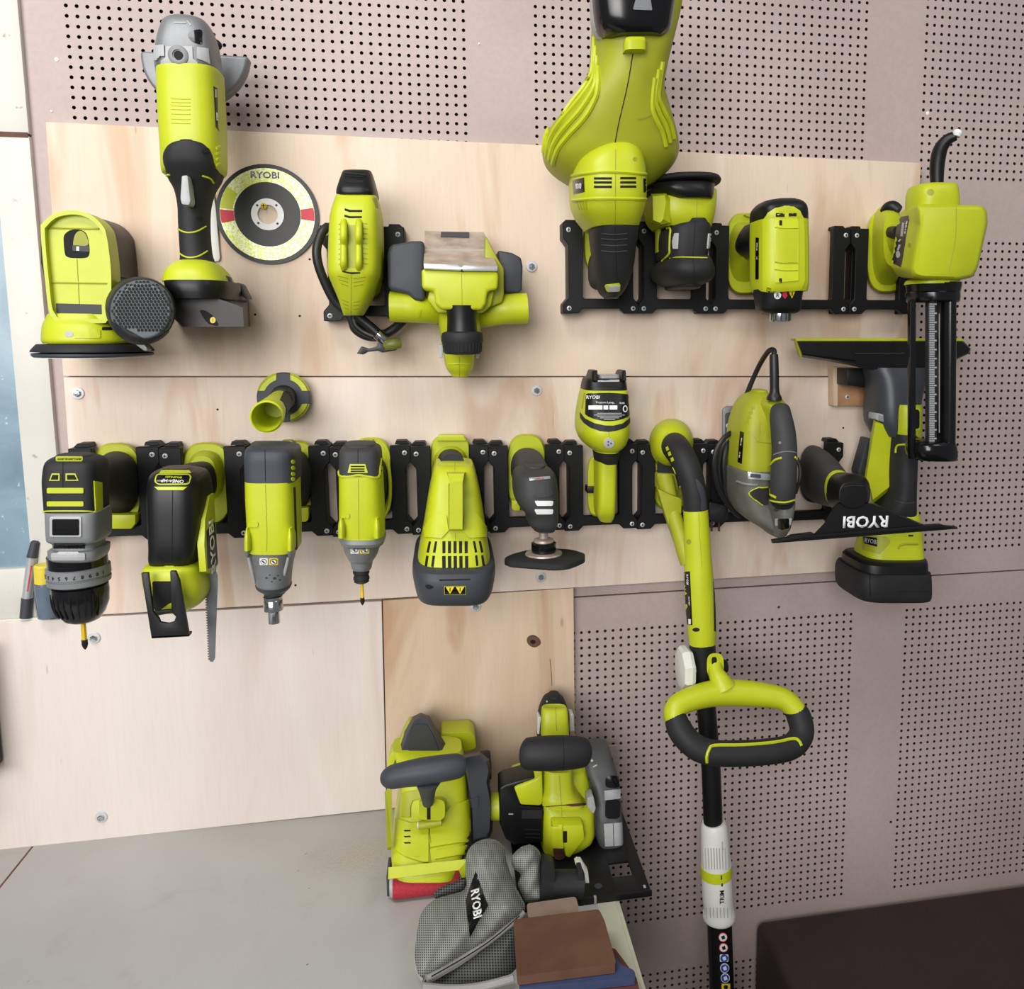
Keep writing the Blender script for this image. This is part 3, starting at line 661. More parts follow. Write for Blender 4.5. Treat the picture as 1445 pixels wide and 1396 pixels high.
# ---- impact driver
t = thing('impact_driver', 'lime impact driver with vented dark cap and small yellow screwdriver bit', 'impact driver', at_foot(712, 800), 'power tools hung in the lower row')
foot(t, 710, 409, 806, 108)
put('base_button', pl(rnd(box4(668, 420, 722, 446), 6), 44, 34, 1), 'lime_dull', t)
grip(t, [(36, 712, 640, 86, 150), (60, 710, 635, 78, 135), (110, 690, 620, 66, 115), (170, 665, 610, 62, 100)], 'grey_rubber')
put('base_edge', tb([(795, 520, 56, 2.2), (805, 640, 58, 2.4), (800, 740, 58, 2.4), (780, 790, 54, 2.2)], 8), 'lime', t)
cp = put('rear_cap', vl([(456, 574, 728, 226, 172, 3.2), (470, 556, 744, 234, 166, 3.8), (500, 549, 752, 238, 162, 4.2), (605, 548, 756, 240, 160, 4.5)], f=.84, c0=3), 'grey_rubber', t)
bd = put('motor_housing', vl([(597, 547, 757, 241, 159, 4.5), (700, 547, 762, 241, 159, 4), (800, 546, 768, 240, 159, 3.6), (912, 546, 770, 238, 161, 3)], f=.84), 'lime', t)
vf = put('vent_frame', dec([(607, 541), (682, 541), (695, 584), (596, 584)], cp, 1.4), 'lime', t)
for y in (549, 562, 573): put('vent', dec(box4(611, y, 679, y + 6), cp, 1.8), 'void', vf)
put('cap_trim', line([(549, 520), (553, 580), (562, 602), (600, 604), (650, 596), (700, 604), (745, 606), (752, 560), (758, 515)], [cp, bd], 1.5, .5), 'lime', t)
for x in (563, 738): put('clip', vl([(812, x - 9, x + 9, 242, 224, 2), (845, x - 18, x + 18, 246, 220, 2.5), (906, x - 17, x + 17, 246, 220, 3)], f=.9, n=20, c0=1), 'lime', t)
put('collar', vl([(904, 548, 774, 240, 160, 3), (925, 548, 776, 241, 159, 3), (942, 556, 770, 236, 164, 3)], f=.8, sub=1), 'grey_plastic', t)
ns = put('hammer_case', vl([(938, 566, 756, 232, 168, 2.2), (985, 580, 742, 227, 173, 2.1), (1018, 600, 722, 220, 180, 2.1), (1022, 606, 718, 218, 182, 2.1), (1055, 612, 712, 216, 184, 2.1), (1064, 622, 704, 213, 187, 2.1)], f=.65, sub=2), 'cast_grey', t)
sticker(t, 630, 965, 40, 34, ns, 'white'); sticker(t, 678, 965, 46, 34, ns, 'yellow')
ax = P(662, 1066, 200)
put('bit_holder', lathe(Vector((ax.x, -200, ax.z + 1)), (0, 0, -1), [(0, 9), (1, 10), (4, 10), (5, 9), (8, 9), (9, 9.8), (12, 9.8), (13, 8.8), (15, 9.2), (16.5, 7)], 28), 'dark_rubber', t)
put('bit', lathe(Vector((ax.x, -200, ax.z - 15)), (0, 0, -1), [(0, 2.1), (21, 2.1), (21.2, 1.5)], 6), 'bit_yellow', t)
put('bit_tip', lathe(Vector((ax.x, -200, ax.z - 35)), (0, 0, -1), [(0, 2.6), (5, 2.8), (8, 1.8), (10, .2)], 10), 'void', t)
put('seam', line([(646, 470), (646, 536)], cp, .4), 'void', t); put('seam', line([(648, 605), (650, 910)], bd, .35), 'olive', t)
put('moulded_rib', dec(rnd(box4(568, 786, 606, 806), 8), bd, 1.4), 'lime', t)
for y in (560, 590, 615): put('side_tooth', dec(ell(758, y, 8, 11, 10), [cp, bd], 1.0), 'lime', t)
# ---- slotted cone shaped inflator
fr(540, 580, 4.653)
t = thing('inflator', 'lime cone shaped inflator with vent slots and dark octagonal rim', 'inflator', at_foot(445, 640), 'power tools hung in the lower row')
foot(t, 446, 158, 640, 138, e=4)
put('base_cap', pl(rnd([(370, 158), (530, 158), (548, 196), (350, 196)], 8), 46, 34, 1.2), 'lime', t)
put('base_swell', dl([(36, 446, 380, 118, 150), (52, 446, 372, 105, 130), (66, 446, 366, 96, 112)], 2.4, 32, 3), 'lime', t)
grip(t, [(50, 446, 350, 92, 100), (85, 447, 350, 86, 96), (130, 460, 380, 84, 100)])
bd = put('housing', vl([(338, 396, 543, 150, 96, 5), (352, 366, 572, 158, 88, 5), (382, 336, 604, 172, 80, 5), (560, 300, 646, 196, 70, 5), (830, 256, 688, 222, 60, 4.6), (980, 226, 712, 236, 52, 4.2), (1058, 216, 716, 240, 50, 4)], f=.86, sub=3, g=0), 'lime', t)
fin = put('rib', pls([(212, box4(430, 480, 528, 790)), (236, box4(440, 474, 524, 776))]), 'lime', t, smooth=20)
put('rib_top', pls([(170, [(418, 400), (545, 400), (524, 474), (440, 474)]), (212, [(428, 412), (535, 412), (524, 474), (440, 474)])]), 'lime', t, smooth=20)
for s in (-1, 1):
    c_ = 478; put('facet', dec([(c_ + s * 46, 790), (c_ + s * 60, 690), (c_ + s * 130, 672), (c_ + s * 200, 770), (c_ + s * 190, 830), (c_ + s * 90, 838)], bd, 2.6), 'lime', t)
sl = []
for i in range(5): x = 392 + 36.5 * i; sl += [[(x, 856), (x + 20, 856), (x + 20, 934), (x, 936)], [(x - 2 + i, 954), (x + 21 + i * .5, 952), (x + 22 + i * .5, 1034), (x - 1 + i, 1036)]]
for xa, xb, xc in ((352, 338, 324), (312, 296, 282)): sl += [[(xa - 8, 856), (xa + 6, 858), (xb + 8, 932), (xb - 8, 930)], [(xb - 10, 950), (xb + 6, 952), (xc + 10, 1028), (xc - 6, 1022)]]
for xa, xb, xc in ((600, 612, 622), (638, 652, 664)): sl += [[(xa - 8, 856), (xa + 6, 854), (xb + 8, 928), (xb - 6, 932)], [(xb - 6, 950), (xb + 8, 946), (xc + 6, 1014), (xc - 8, 1020)]]
vent(t, sl, bd, 'vent_slot')
rim = put('outlet_rim', vl([(985, 214, 728, 246, 40, 4.6), (1010, 194, 742, 256, 34, 4.6), (1070, 190, 744, 260, 30, 4.6), (1155, 206, 730, 258, 34, 4.6), (1204, 220, 708, 252, 42, 4.6), (1218, 236, 690, 245, 50, 4.6)], f=.8, sub=2), 'slate', t)
put('vent_slot', dec([(370, 1106), (578, 1102), (575, 1112), (375, 1117)], rim, .4), 'void', t); put('vent_slot', dec(smc([(278, 1150), (300, 1140), (334, 1156), (305, 1172)], 3), rim, .4), 'void', t)
pn = put('warning_panel', dec(rnd(box4(404, 1150, 546, 1208), 4), rim, .3), 'lime', t); put('warning_backing', dec(rnd(box4(407, 1153, 543, 1205), 3), rim, .6), 'gloss_black', pn)
for x in (442, 508):
    put('warning_triangle', dec([(x - 28, 1156), (x + 28, 1154), (x, 1200)], rim, .9), 'print_yellow', pn); put('warning_mark', dec(box4(x - 3, 1160, x + 3, 1182), rim, 1.2), 'gloss_black', pn)
put('seam', line([(474, 345), (474, 400)], bd, .35), 'olive', t); put('seam', line([(478, 800), (478, 850)], bd, .35), 'olive', t)
# ---- multi tool
t = thing('multi_tool', 'grey oscillating multi tool with delta sanding pad', 'multi tool', at_foot(945, 640), 'power tools hung in the lower row')
foot(t, 945, 152, 655, 132)
put('base_pads', pl(rnd([(848, 590), (900, 590), (900, 655), (858, 655), (848, 640)], 6), 56, 37, 1), 'lime', t)
grip(t, [(36, 948, 380, 108, 138), (60, 950, 362, 104, 118), (105, 965, 365, 100, 108), (160, 990, 420, 108, 95), (195, 1005, 480, 110, 90)], 'grey_rubber')
hd = put('head', vl([(372, 930, 1070, 196, 150, 2.5), (392, 895, 1110, 210, 135, 2.8), (430, 874, 1140, 222, 122, 3.2), (520, 866, 1156, 228, 116, 3.2), (600, 880, 1160, 228, 116, 3.4), (650, 915, 1158, 226, 120, 3.4), (690, 948, 1156, 222, 126, 3.4), (745, 958, 1152, 218, 132, 3.4), (775, 985, 1135, 212, 140, 3)], f=.75, c0=3, c1=2), 'grey_rubber', t)
hp = put('head_facet', dec(smc([(985, 490), (1080, 478), (1110, 520), (1105, 560), (1000, 566), (968, 530)], 3), hd, 1.2), 'grey_rubber', t)
bg = put('badge', dec([(962, 442), (1096, 430), (1100, 446), (966, 460)], hd, .8), 'silver', t); txt('JOBPLUS', 1030, 446, bg, 10, 'print_red', t, -5, off=.5)
for y0, y1 in ((590, 622), (645, 676)): put('light_bar', dec(rnd([(996, y0), (1116, y0), (1112, y1), (1012, y1)], 9), hd, 1.6), 'print_white', t)
ax = P(1056, 780, 175)
put('spindle', lathe(Vector((ax.x, -175, ax.z + 3)), (0, 0, -1), [(0, 6), (14, 6), (14.5, 9), (16, 13), (19, 13.5), (20, 12.5), (23, 13)], 28), 'worn_steel', t)
put('clamp_hub', lathe(Vector((ax.x, -175, ax.z - 17)), (0, 0, -1), [(0, 15), (1, 16.5), (11, 16.5), (14, 15.5)], 32), 'gloss_black', t)
put('pad_flange', lathe(Vector((ax.x, -175, ax.z - 30)), (0, 0, -1), [(0, 15), (1, 24), (4, 25), (5, 20)], 32), 'worn_steel', t)
Zp = ax.z - 33
dp = [(-54, -14), (-22, -30), (10, -46), (30, -44), (52, -22), (56, 4), (44, 20), (12, 34), (-20, 30), (-50, 8)]
Vt = []; 
for z, k in ((0, .86), (-3, 1), (-9, 1), (-12, .9)): Vt.append([Vector((ax.x + x * k, -175 + y * k, Zp + z)) for x, y in rnd(dp, 8, 3)])
put('sanding_pad', rings(Vt), 'dark_rubber', t)
# ---- torch
fr(805, 515, 11.63)
t = thing('torch', 'lime torch with black printed label and prongs on top, hung head up', 'torch', P(600, 2500, 17), 'power tools hung in the lower row')
GL = 'power tools hung in the lower row'
hd = put('head', vl([(400, 232, 930, 132, 62, 4), (430, 215, 945, 136, 56, 4), (560, 195, 955, 142, 48, 3.6), (760, 165, 975, 150, 40, 3.2), (950, 150, 985, 156, 34, 2.9), (1120, 160, 980, 158, 34, 2.8), (1260, 215, 945, 154, 40, 2.7), (1350, 300, 890, 148, 48, 2.6), (1410, 400, 800, 140, 60, 2.5)], f=.72, c1=2), 'lime', t)
cp = put('lens_cap', vl([(215, 262, 905, 122, 68, 4), (240, 248, 910, 128, 62, 4), (330, 232, 922, 132, 58, 4), (408, 222, 932, 134, 56, 4)], f=.72, sub=2), 'black_plastic', t)
for x0, x1 in ((330, 440), (818, 900)): put('prong', vl([(88, x0 + 25, x1, 118, 84, 4), (110, x0 + 8, x1, 124, 78, 4), (250, x0 - 10, x1 + 8, 130, 66, 4)], f=.8, sub=2, n=20), 'black_plastic', t)
put('lens', vl([(160, 452, 812, 112, 84, 4), (200, 448, 816, 116, 80, 4), (270, 445, 818, 120, 76, 4)], f=.8, sub=2, n=24), 'silver', t)
put('lens_edge', dec([(445, 255), (500, 272), (700, 272), (800, 250), (800, 280), (450, 282)], cp, .8), 'light_grey', t)
lb = put('label_panel', dec(smc([(262, 485), (350, 470), (640, 462), (900, 480), (945, 500), (968, 640), (972, 790), (940, 850), (800, 905), (640, 925), (500, 915), (340, 870), (250, 815), (245, 760), (252, 620)], 2), hd, .6), 'black_plastic', t)
txt('RYOBI', 372, 536, lb, 58, 'print_white', t, 0, off=.5); txt('Krypton Lamp,', 570, 620, lb, 36, 'print_white', t, 1, off=.5, bold=.004); txt('18.0V', 840, 632, lb, 34, 'print_white', t, 2, off=.5, bold=.004)
for x0, x1 in ((298, 525), (542, 618), (640, 768)): put('label_box', dec(box4(x0, 668, x1, 735), lb, .35), 'print_white', t)
rg = put('label_mark', dec(ell(897, 722, 38, 58, 20), lb, .35), 'print_white', t); put('label_mark_core', dec(ell(895, 722, 22, 36, 14), lb, .6), 'black_plastic', rg)
for y, w in ((796, 200), (824, 250), (846, 200), (872, 155), (898, 90)): put('label_line', dec(box4(640 - w, y - 5, 640 + w, y + 5), lb, .3), 'light_grey', t)
put('band', dec([(160, 780), (240, 880), (400, 960), (560, 995), (700, 998), (850, 965), (985, 865), (992, 930), (900, 1030), (760, 1080), (620, 1100), (480, 1085), (330, 1030), (220, 950), (165, 870)], hd, .8, dense=3), 'dark_rubber', t)
put('side_vent', dec([(225, 460), (245, 470), (205, 715), (182, 715)], hd, .4), 'olive', t)
sc_ = put('cap_screw', dec(ell(632, 1280, 84, 80, 24), hd, 1.4), 'zinc', t)
for a in (0, 2.1, 4.2): put('screw_pin', dec(ell(632 + 30 * math.cos(a), 1280 + 30 * math.sin(a), 12, 12, 10), hd, 1.9), 'slate', sc_)
put('seam', line([(634, 405), (634, 470)], hd, .3), 'olive', t); put('seam', line([(634, 1105), (634, 1200)], hd, .3), 'olive', t)
fr(780, 500, 3.49)
put('collar', vl([(462, 205, 345, 118, 50, 3), (480, 214, 340, 120, 50, 3), (515, 218, 330, 118, 52, 3), (540, 222, 322, 112, 54, 3)], f=.8), 'dark_rubber', t)
hn = put('handle', vl([(530, 222, 318, 112, 56, 4), (650, 222, 316, 112, 56, 4), (760, 220, 312, 110, 58, 4), (800, 222, 308, 104, 62, 3.5), (824, 236, 296, 96, 66, 3)], f=.86, c1=1), 'lime', t)
foot(t, 238, 498, 800, 68, 'lime', 4, 16.5, 56)
put('slot_band', pl(box4(170, 652, 232, 684), 60, 40, .6), 'black_plastic', t)
# ---- line trimmer
fr(910, 580, 6.346)
t = thing('line_trimmer', 'long line trimmer with lime shaft, loop handle and black pole reaching below the frame', 'line trimmer', P(240, 1000, 17))
foot(t, 238, 72, 900, 205, 'lime', 2.6, 16.5, 36)
put('base_swell', dl([(34, 238, 300, 200, 225), (52, 240, 296, 190, 210), (70, 246, 300, 160, 170), (80, 252, 310, 120, 120)], 2.2, 36, 4), 'lime', t)
put('trigger_guard', dl([(37, 215, 470, 105, 250, 4), (60, 215, 470, 100, 245, 4)], 4, 24, 1), 'dark_rubber', t)
gp = put('rear_grip', tb([(255, 300, 62, 19), (275, 325, 92, 20), (320, 390, 122, 19.5), (385, 520, 142, 18.5), (428, 660, 150, 17.5), (448, 780, 152, 17.2), (456, 896, 152, 17)], 24, 5), 'dark_rubber', t)
st = put('guard_strut', tb([(180, 600, 70, 13), (205, 720, 84, 12), (245, 880, 104, 11), (300, 1060, 126, 11), (350, 1230, 140, 12), (400, 1360, 148, 13)], 20, 4), 'lime_dull', t)
put('guard_base', pl(rnd([(112, 560), (270, 565), (300, 690), (250, 790), (150, 720), (112, 700)], 20), 66, 40, 1.5), 'lime_dull', t)
put('guard_plate', pl(rnd([(118, 700), (160, 720), (250, 760), (330, 790), (322, 950), (298, 1095), (345, 1260), (380, 1400), (345, 1390), (280, 1200), (205, 990), (150, 820)], 14), 118, 104, 2), 'lime_dull', t)
for x, y in ((202, 338), (222, 384), (246, 435)): put('grip_spot', dec([(x - 14, y - 10), (x + 6, y - 22), (x + 16, y + 10), (x - 4, y + 22)], gp, .7), 'lime', t)
put('grip_line', line([(250, 505), (275, 560), (310, 670)], gp, .8, .3), 'lime', t)
put('trigger', dec(rnd([(290, 680), (318, 672), (330, 765), (300, 768)], 6), gp, 1.5), 'light_grey', t)
put('scuff', dec(smc([(455, 612), (475, 620), (520, 680), (545, 780), (550, 880), (500, 885), (505, 790), (475, 700)], 2), gp, .2), 'slate', t)
sh = put('shaft_housing', tb([(455, 888, 152, 17.3), (461, 1000, 153, 17.8), (472, 1250, 154, 19), (486, 1560, 156, 20.8), (498, 1760, 157, 21), (510, 1950, 158, 20.5), (516, 2080, 158, 19)], 32, 4), 'lime', t)
put('housing_screw', dec(ell(394, 1172, 22, 24, 16), sh, .3), 'olive', t); put('seam', line([(480, 900), (490, 1100), (505, 1300), (510, 1396)], sh, .3), 'olive', t)
fr(780, 500, 3.49)
lb = put('label_panel', dec(rnd([(650, 1072), (676, 1068), (688, 1335), (664, 1332), (642, 1150), (642, 1090)], 6), sh, .5), 'gloss_black', t)
txt('RYOBI', 664, 1110, lb, 13, 'print_white', t, 88, off=.6, sx=1.0); txt('OLT1831', 673, 1215, lb, 8, 'print_white', t, 87, off=.6); put('label_mark', dec(box4(669, 1305, 680, 1330), lb, .4), 'print_white', t)
put('side_strip', dec([(790, 1118), (797, 1118), (803, 1365), (795, 1365)], sh, .6), 'black_plastic', t); put('housing_slot', dec(ell(706, 1357, 18, 10, 16), sh, .3), 'void', t)
fr(900, 880, 2.706)
po = put('pole', tb([(246, 40, 158, 14), (252, 150, 159, 14), (262, 330, 161, 14), (280, 560, 164, 14), (288, 790, 166, 14)], 28, 2), 'black_plastic', t)
put('clamp', tb([(246, 76, 159, 18.5), (250, 130, 160, 18.5), (254, 228, 161, 17.5)], 24, 2), 'black_plastic', t)
p0 = P(180, 172, 160)
put('clamp_knob', lathe(Vector((p0.x - 9, p0.y, p0.z)), (1, 0, 0), [(0, 22), (1.5, 29), (5, 32), (12, 32), (17, 29), (19, 24)], 8), 'white_plastic', t, smooth=20)
put('knob_axle', lathe(Vector((p0.x + 6, p0.y - 6, p0.z)), (1, 0, 0), [(0, 6), (18, 6), (19, 5)], 20), 'white_plastic', t)
put('handle_mount', dl([(170, 296, 165, 34, 50, 3), (186, 296, 160, 32, 46, 3)], 3), 'lime', t); put('mount_slot', dl([(186, 292, 148, 10, 20, 4), (188, 292, 148, 9, 19, 4)], 4, 16, 1), 'void', t)
put('mount_bolt', lathe(P(322, 165, 170), (1, 0, 0), [(-6, 10), (4, 10), (7, 8), (8, 2)], 20), 'black_plastic', t)
up_ = [(148, 378, 220), (138, 342, 217), (160, 308, 211), (220, 283, 204), (300, 266, 198), (400, 266, 198), (500, 276, 203), (560, 292, 208), (602, 330, 215), (620, 370, 221)]
lp = put('loop_handle', tb([(x, y, d, r) for (x, y, d), r in zip(up_, (14, 14.5, 15.5, 16.5, 18, 18, 16.5, 15.5, 15, 14))], 24, 5), 'lime', t)
put('handle_neck', tb([(294, 150, 178, 10), (298, 185, 188, 11), (312, 215, 196, 14), (326, 245, 199, 18)], 20, 4), 'lime', t)
dk = [(142, 352, 218), (158, 400, 226), (190, 445, 236), (240, 482, 243), (310, 496, 247), (400, 496, 248), (510, 488, 246), (582, 472, 241), (618, 438, 233), (626, 400, 226), (612, 350, 217), (588, 318, 212)]
gr = put('loop_grip', tb([(x, y, d, 17 if 0 < i < 11 else 14.5) for i, (x, y, d) in enumerate(dk)], 24, 5), 'dark_rubber', t)
put('grip_edge', line([(264, 530), (263, 508), (272, 482), (292, 466), (400, 464), (520, 454), (592, 440), (614, 448), (624, 466)], gr, 2.2, .3), 'lime', t)
c1 = put('coupler', tb([(290, 756.0, 166, 16.5), (292, 780.0, 166, 19.5), (296, 860.0, 167, 21), (299, 930.0, 167, 22)], 32, 3), 'white_plastic', t)
for i in range(12): x = 236 + i * 10.4; put('coupler_rib', line([(x + 2, 858), (x + 5, 938)], c1, .8, .2), 'light_grey', t)
put('coupler_ring', tb([(299, 922.0, 167, 22.5), (299.5, 940.0, 167, 23), (300, 960.0, 167, 23)], 32, 1), 'lime', t)
c2 = put('coupler_sleeve', tb([(300, 956.0, 167, 22.5), (304, 1040.0, 168, 22.6), (308, 1080.0, 168, 22.2), (310, 1105.0, 168, 23.8), (311, 1122.0, 168, 24), (311, 1130.0, 168, 21)], 32, 3), 'white_plastic', t)
txt('TRIM', 322, 1044, c2, 15, 'gloss_black', t, -90, off=.6); put('trim_mark', dec([(318, 988), (325, 988), (324, 1004), (319, 1004)], c2, .5), 'gloss_black', t); put('trim_mark', dec(box4(317, 962, 321, 978), [o for o in t.children if o.name.startswith('coupler')], .5), 'gloss_black', t)
for i in range(9): x = 250 + i * 13; put('sleeve_rib', line([(x, 1085), (x + 2, 1125)], c2, .7, .2), 'light_grey', t)
lp2 = put('lower_pole', tube([(P(311, 1122, 168), 18.5), (P(320, 1396, 170), 18.5), (P(322, 1440, 170), 18.5)], 32, 2), 'gloss_black', t)
for y, kind in ((1198, 'red'), (1238, 'red'), (1278, 'blue'), (1316, 'blue'), (1354, 'blue')):
    x = 325 + (y - 1198) * .055
    a = put('safety_label', dec(ell(x, y, 17, 18, 18) if kind == 'red' or y > 1290 else rnd(box4(x - 16, y - 14, x + 16, y + 14), 4), lp2, .4), 'print_red' if kind == 'red' else 'print_white', t)
    put('label_core', dec(ell(x, y, 14.5, 15, 16), lp2, .8), 'print_white' if kind == 'red' else 'print_blue', a); put('label_glyph', dec([(x - 7, y - 3), (x + 4, y - 9), (x + 8, y + 4), (x - 3, y + 8)], lp2, 1.2), 'void' if kind == 'red' else 'print_white', a)
a = put('warning_label', dec(box4(320, 1376, 352, 1402), lp2, .4), 'print_yellow', t); put('label_glyph', dec(ell(336, 1388, 8, 8, 10), lp2, .8), 'void', a)
put('line_cutter_head', lathe(P(330, 1560, 170), (0, 0, 1), [(-40, 20), (-30, 45), (0, 50), (20, 40), (60, 22)], 28), 'dark_rubber', t)
# ---- jigsaw
fr(1000, 480, 4.814)
t = thing('jigsaw', 'worn lime jigsaw with black grip and cord wound beside it', 'jigsaw', P(300, 1250, 17), GL)
bp = put('base_plate', pl(rnd([(98, 470), (125, 448), (225, 452), (225, 1180), (160, 1150), (95, 900)], 14), 58, 53, 1), 'cast_grey', t)
put('base_recess', pl(rnd([(115, 500), (150, 490), (215, 492), (212, 660), (115, 665)], 8), 60, 57, .5), 'slate', t); put('base_screw', lathe(P(134, 582, 60), (0, -1, 0), [(-1, 4), (1, 4), (1.4, .1)], 14), 'zinc', t)
bd = put('body', vl([(350, 310, 400, 128, 92, 2.6), (380, 276, 425, 140, 82, 3), (440, 245, 440, 152, 72, 3.4), (560, 215, 440, 160, 66, 3.6), (700, 204, 430, 164, 62, 3.8), (870, 200, 420, 166, 60, 3.8), (892, 205, 416, 164, 62, 3.6)], f=.75, c0=3), 'lime_dull', t)
put('rear_swell', vl([(405, 385, 505, 168, 110, 3), (440, 375, 530, 178, 104, 3), (520, 395, 540, 178, 104, 3), (640, 405, 440, 168, 110, 3)], f=.8, c0=2), 'lime_dull', t)
put('body_facet', dec([(300, 570), (345, 555), (345, 640), (420, 640), (420, 700), (330, 690), (260, 600)], bd, 1.2), 'lime_dull', t)
for i in range(4): x = 262 + 14 * i; y = 560 - i * 32; put('vent', dec([(x - 18, y - 8), (x + 8, y - 16), (x + 12, y + 4), (x - 14, y + 12)], bd, .4), 'olive', t)
lb = put('label_panel', dec([(214, 618), (240, 628), (226, 842), (198, 828)], bd, .5), 'gloss_black', t)
txt('RYOBI', 224, 690, lb, 13, 'print_white', t, 278, off=.5); txt('600 W', 213, 780, lb, 10, 'print_white', t, 278, off=.5)
gh = put('gear_housing', vl([(878, 196, 418, 168, 58, 3.6), (900, 190, 412, 170, 56, 3.6), (1000, 192, 415, 170, 56, 3.6), (1090, 200, 440, 170, 58, 3.4), (1190, 245, 520, 172, 64, 3.2), (1260, 330, 545, 174, 76, 3), (1310, 410, 530, 170, 90, 2.8), (1326, 430, 505, 164, 100, 2.6)], f=.78, c1=1), 'dirty_cast', t)
put('lever', dec([(268, 898), (412, 912), (412, 952), (270, 942)], gh, 2.0), 'silver', t); put('lever_slot', dec([(285, 908), (350, 914), (350, 938), (285, 930)], gh, 2.5), 'slate', t)
put('housing_ridge', line([(195, 960), (260, 980), (330, 985)], gh, 2.2, .4), 'grey_plastic', t)
ins = put('rubber_inset', dec(smc([(275, 1045), (320, 1010), (400, 1000), (410, 1060), (405, 1110), (370, 1120), (330, 1090)], 3), gh, 2.0), 'dark_rubber', t)
put('inset_edge', line([(400, 1000), (320, 1010), (275, 1045), (330, 1095), (368, 1122)], [gh, ins], 1.1, .8), 'lime', t)
gp = put('grip', tb([(488, 470, 186, 13), (490, 520, 194, 15), (505, 620, 202, 16.5), (515, 740, 206, 17), (512, 850, 206, 17.5), (508, 980, 204, 17.5), (502, 1080, 198, 17)], 28, 5), 'grey_rubber', t)
put('grip_cap', tb([(502, 1085, 198, 16.5), (500, 1100, 196, 16)], 28, 2), 'dark_rubber', t); put('grip_post', tb([(470, 500, 150, 12), (488, 490, 186, 12)], 16, 2), 'lime_dull', t)
put('grip_seam', line([(440, 780), (500, 760), (560, 758), (600, 768)], gp, .8, .2), 'grey_plastic', t); put('grip_screw', dec(ell(484, 698, 9, 10, 14), gp, .4), 'grey_plastic', t)
put('grip_edge', line([(420, 850), (450, 815), (498, 800)], [gp, bd], 1.6, .4), 'lime', t); put('grip_edge', line([(585, 795), (598, 808)], gp, 1.6, .4), 'lime', t)
put('grip_edge', line([(405, 1010), (415, 1045), (460, 1070)], [gp, gh], 1.8, .5), 'lime', t); put('grip_edge', line([(395, 1080), (440, 1095), (520, 1102), (585, 1085)], [gp, gh], 1.2, .5), 'lime', t)
fb = put('front_block', vl([(1095, 436, 582, 206, 110, 3.4), (1150, 440, 575, 208, 112, 3.4), (1220, 455, 562, 206, 118, 3.2), (1285, 455, 545, 196, 124, 3), (1325, 445, 505, 182, 130, 2.6)], f=.8, c1=1), 'dirty_cast', t)
put('light_window', dec(rnd([(472, 1215), (545, 1212), (545, 1275), (500, 1288), (475, 1280)], 6), fb, .8), 'gloss_black', t); put('window_rim', dec(rnd([(456, 1212), (472, 1212), (472, 1262), (458, 1258)], 4), fb, 1.6), 'light_grey', t); put('window_rim', dec(rnd([(545, 1212), (560, 1210), (556, 1250), (545, 1254)], 4), fb, 1.6), 'light_grey', t)
put('front_screw', dec(ell(460, 1152, 20, 12, 14), fb, .4), 'slate', t)
sr = put('strain_relief', tb([(445, 408, 172, 10.5), (446, 385, 172, 10), (447, 350, 172, 6.8), (446, 250, 172, 6.4), (444, 140, 170, 6.2), (443, 98, 169, 5.6)], 20, 3), 'cable_black', t)
put('cord', tb([(443, 100, 169, 3.6), (445, 72, 166, 3.6), (425, 66, 160, 3.6), (395, 90, 148, 3.6), (340, 180, 120, 3.6), (270, 340, 100, 3.6), (215, 500, 92, 3.6), (190, 640, 92, 3.6), (185, 850, 90, 3.6), (195, 1050, 88, 3.6), (225, 1180, 84, 3.6)], 10, 4), 'cable_black', t)
for pts in ([(195, 610, 96), (110, 660, 104), (50, 760, 108), (40, 880, 108), (75, 1020, 104), (150, 1140, 98), (215, 1200, 92)], [(200, 640, 88), (135, 700, 94), (108, 800, 98), (112, 930, 98), (150, 1080, 94), (205, 1180, 88)], [(190, 660, 80), (150, 760, 84), (140, 900, 84), (165, 1060, 82), (215, 1180, 80)], [(180, 640, 74), (100, 720, 78), (70, 860, 78), (95, 1020, 76), (180, 1160, 74)]):
    put('cord_loop', tb([(x, y, d, 4.0) for x, y, d in pts], 10, 5), 'cable_black', t)
put('cord_side', tb([(600, 800, 176, 2.6), (622, 880, 178, 2.6), (615, 960, 178, 2.6), (590, 1040, 174, 2.6)], 8, 4), 'cable_black', t)
pg = put('plug', pl(rnd([(5, 1100), (130, 1130), (140, 1215), (100, 1240), (30, 1240), (5, 1200)], 14), 76, 52, 3), 'cable_black', t)
for x in (22, 72): put('plug_pin', pl(box4(x - 6, 1238, x + 6, 1300), 66, 63), 'rusty_steel', t)
# ---- window vacuum with the printed blade, pointing out of its bracket
fr(1060, 460, 3.405)
t = thing('window_vacuum', 'black window vacuum pointing outwards with white lettering on its wide blade', 'window vacuum', P(330, 890, 17), GL)
foot(t, 318, 590, 850, 85, 'black_plastic', 3, 16.5, 37)
bd = put('handle_barrel', dl([(36, 296, 705, 66, 132), (60, 312, 712, 72, 132), (100, 340, 728, 76, 128), (140, 372, 750, 74, 118), (175, 402, 772, 70, 100), (200, 420, 785, 64, 88)], 2.2, 36, 4), 'grey_rubber', t)
put('barrel_ring', dl([(196, 418, 784, 66, 92), (206, 425, 790, 64, 88)], 2.2, 36, 1), 'lime', t)
hd = put('nozzle_neck', dl([(204, 430, 795, 70, 92, 2.4), (225, 470, 800, 92, 92, 2.6), (245, 486, 800, 86, 86, 2.6), (262, 490, 812, 70, 66, 2.4)], 2.4, 36, 4, 0, 2), 'black_plastic', t)
put('neck_ridge', line([(440, 775), (480, 768), (540, 770)], hd, .8, .3), 'dark_rubber', t)
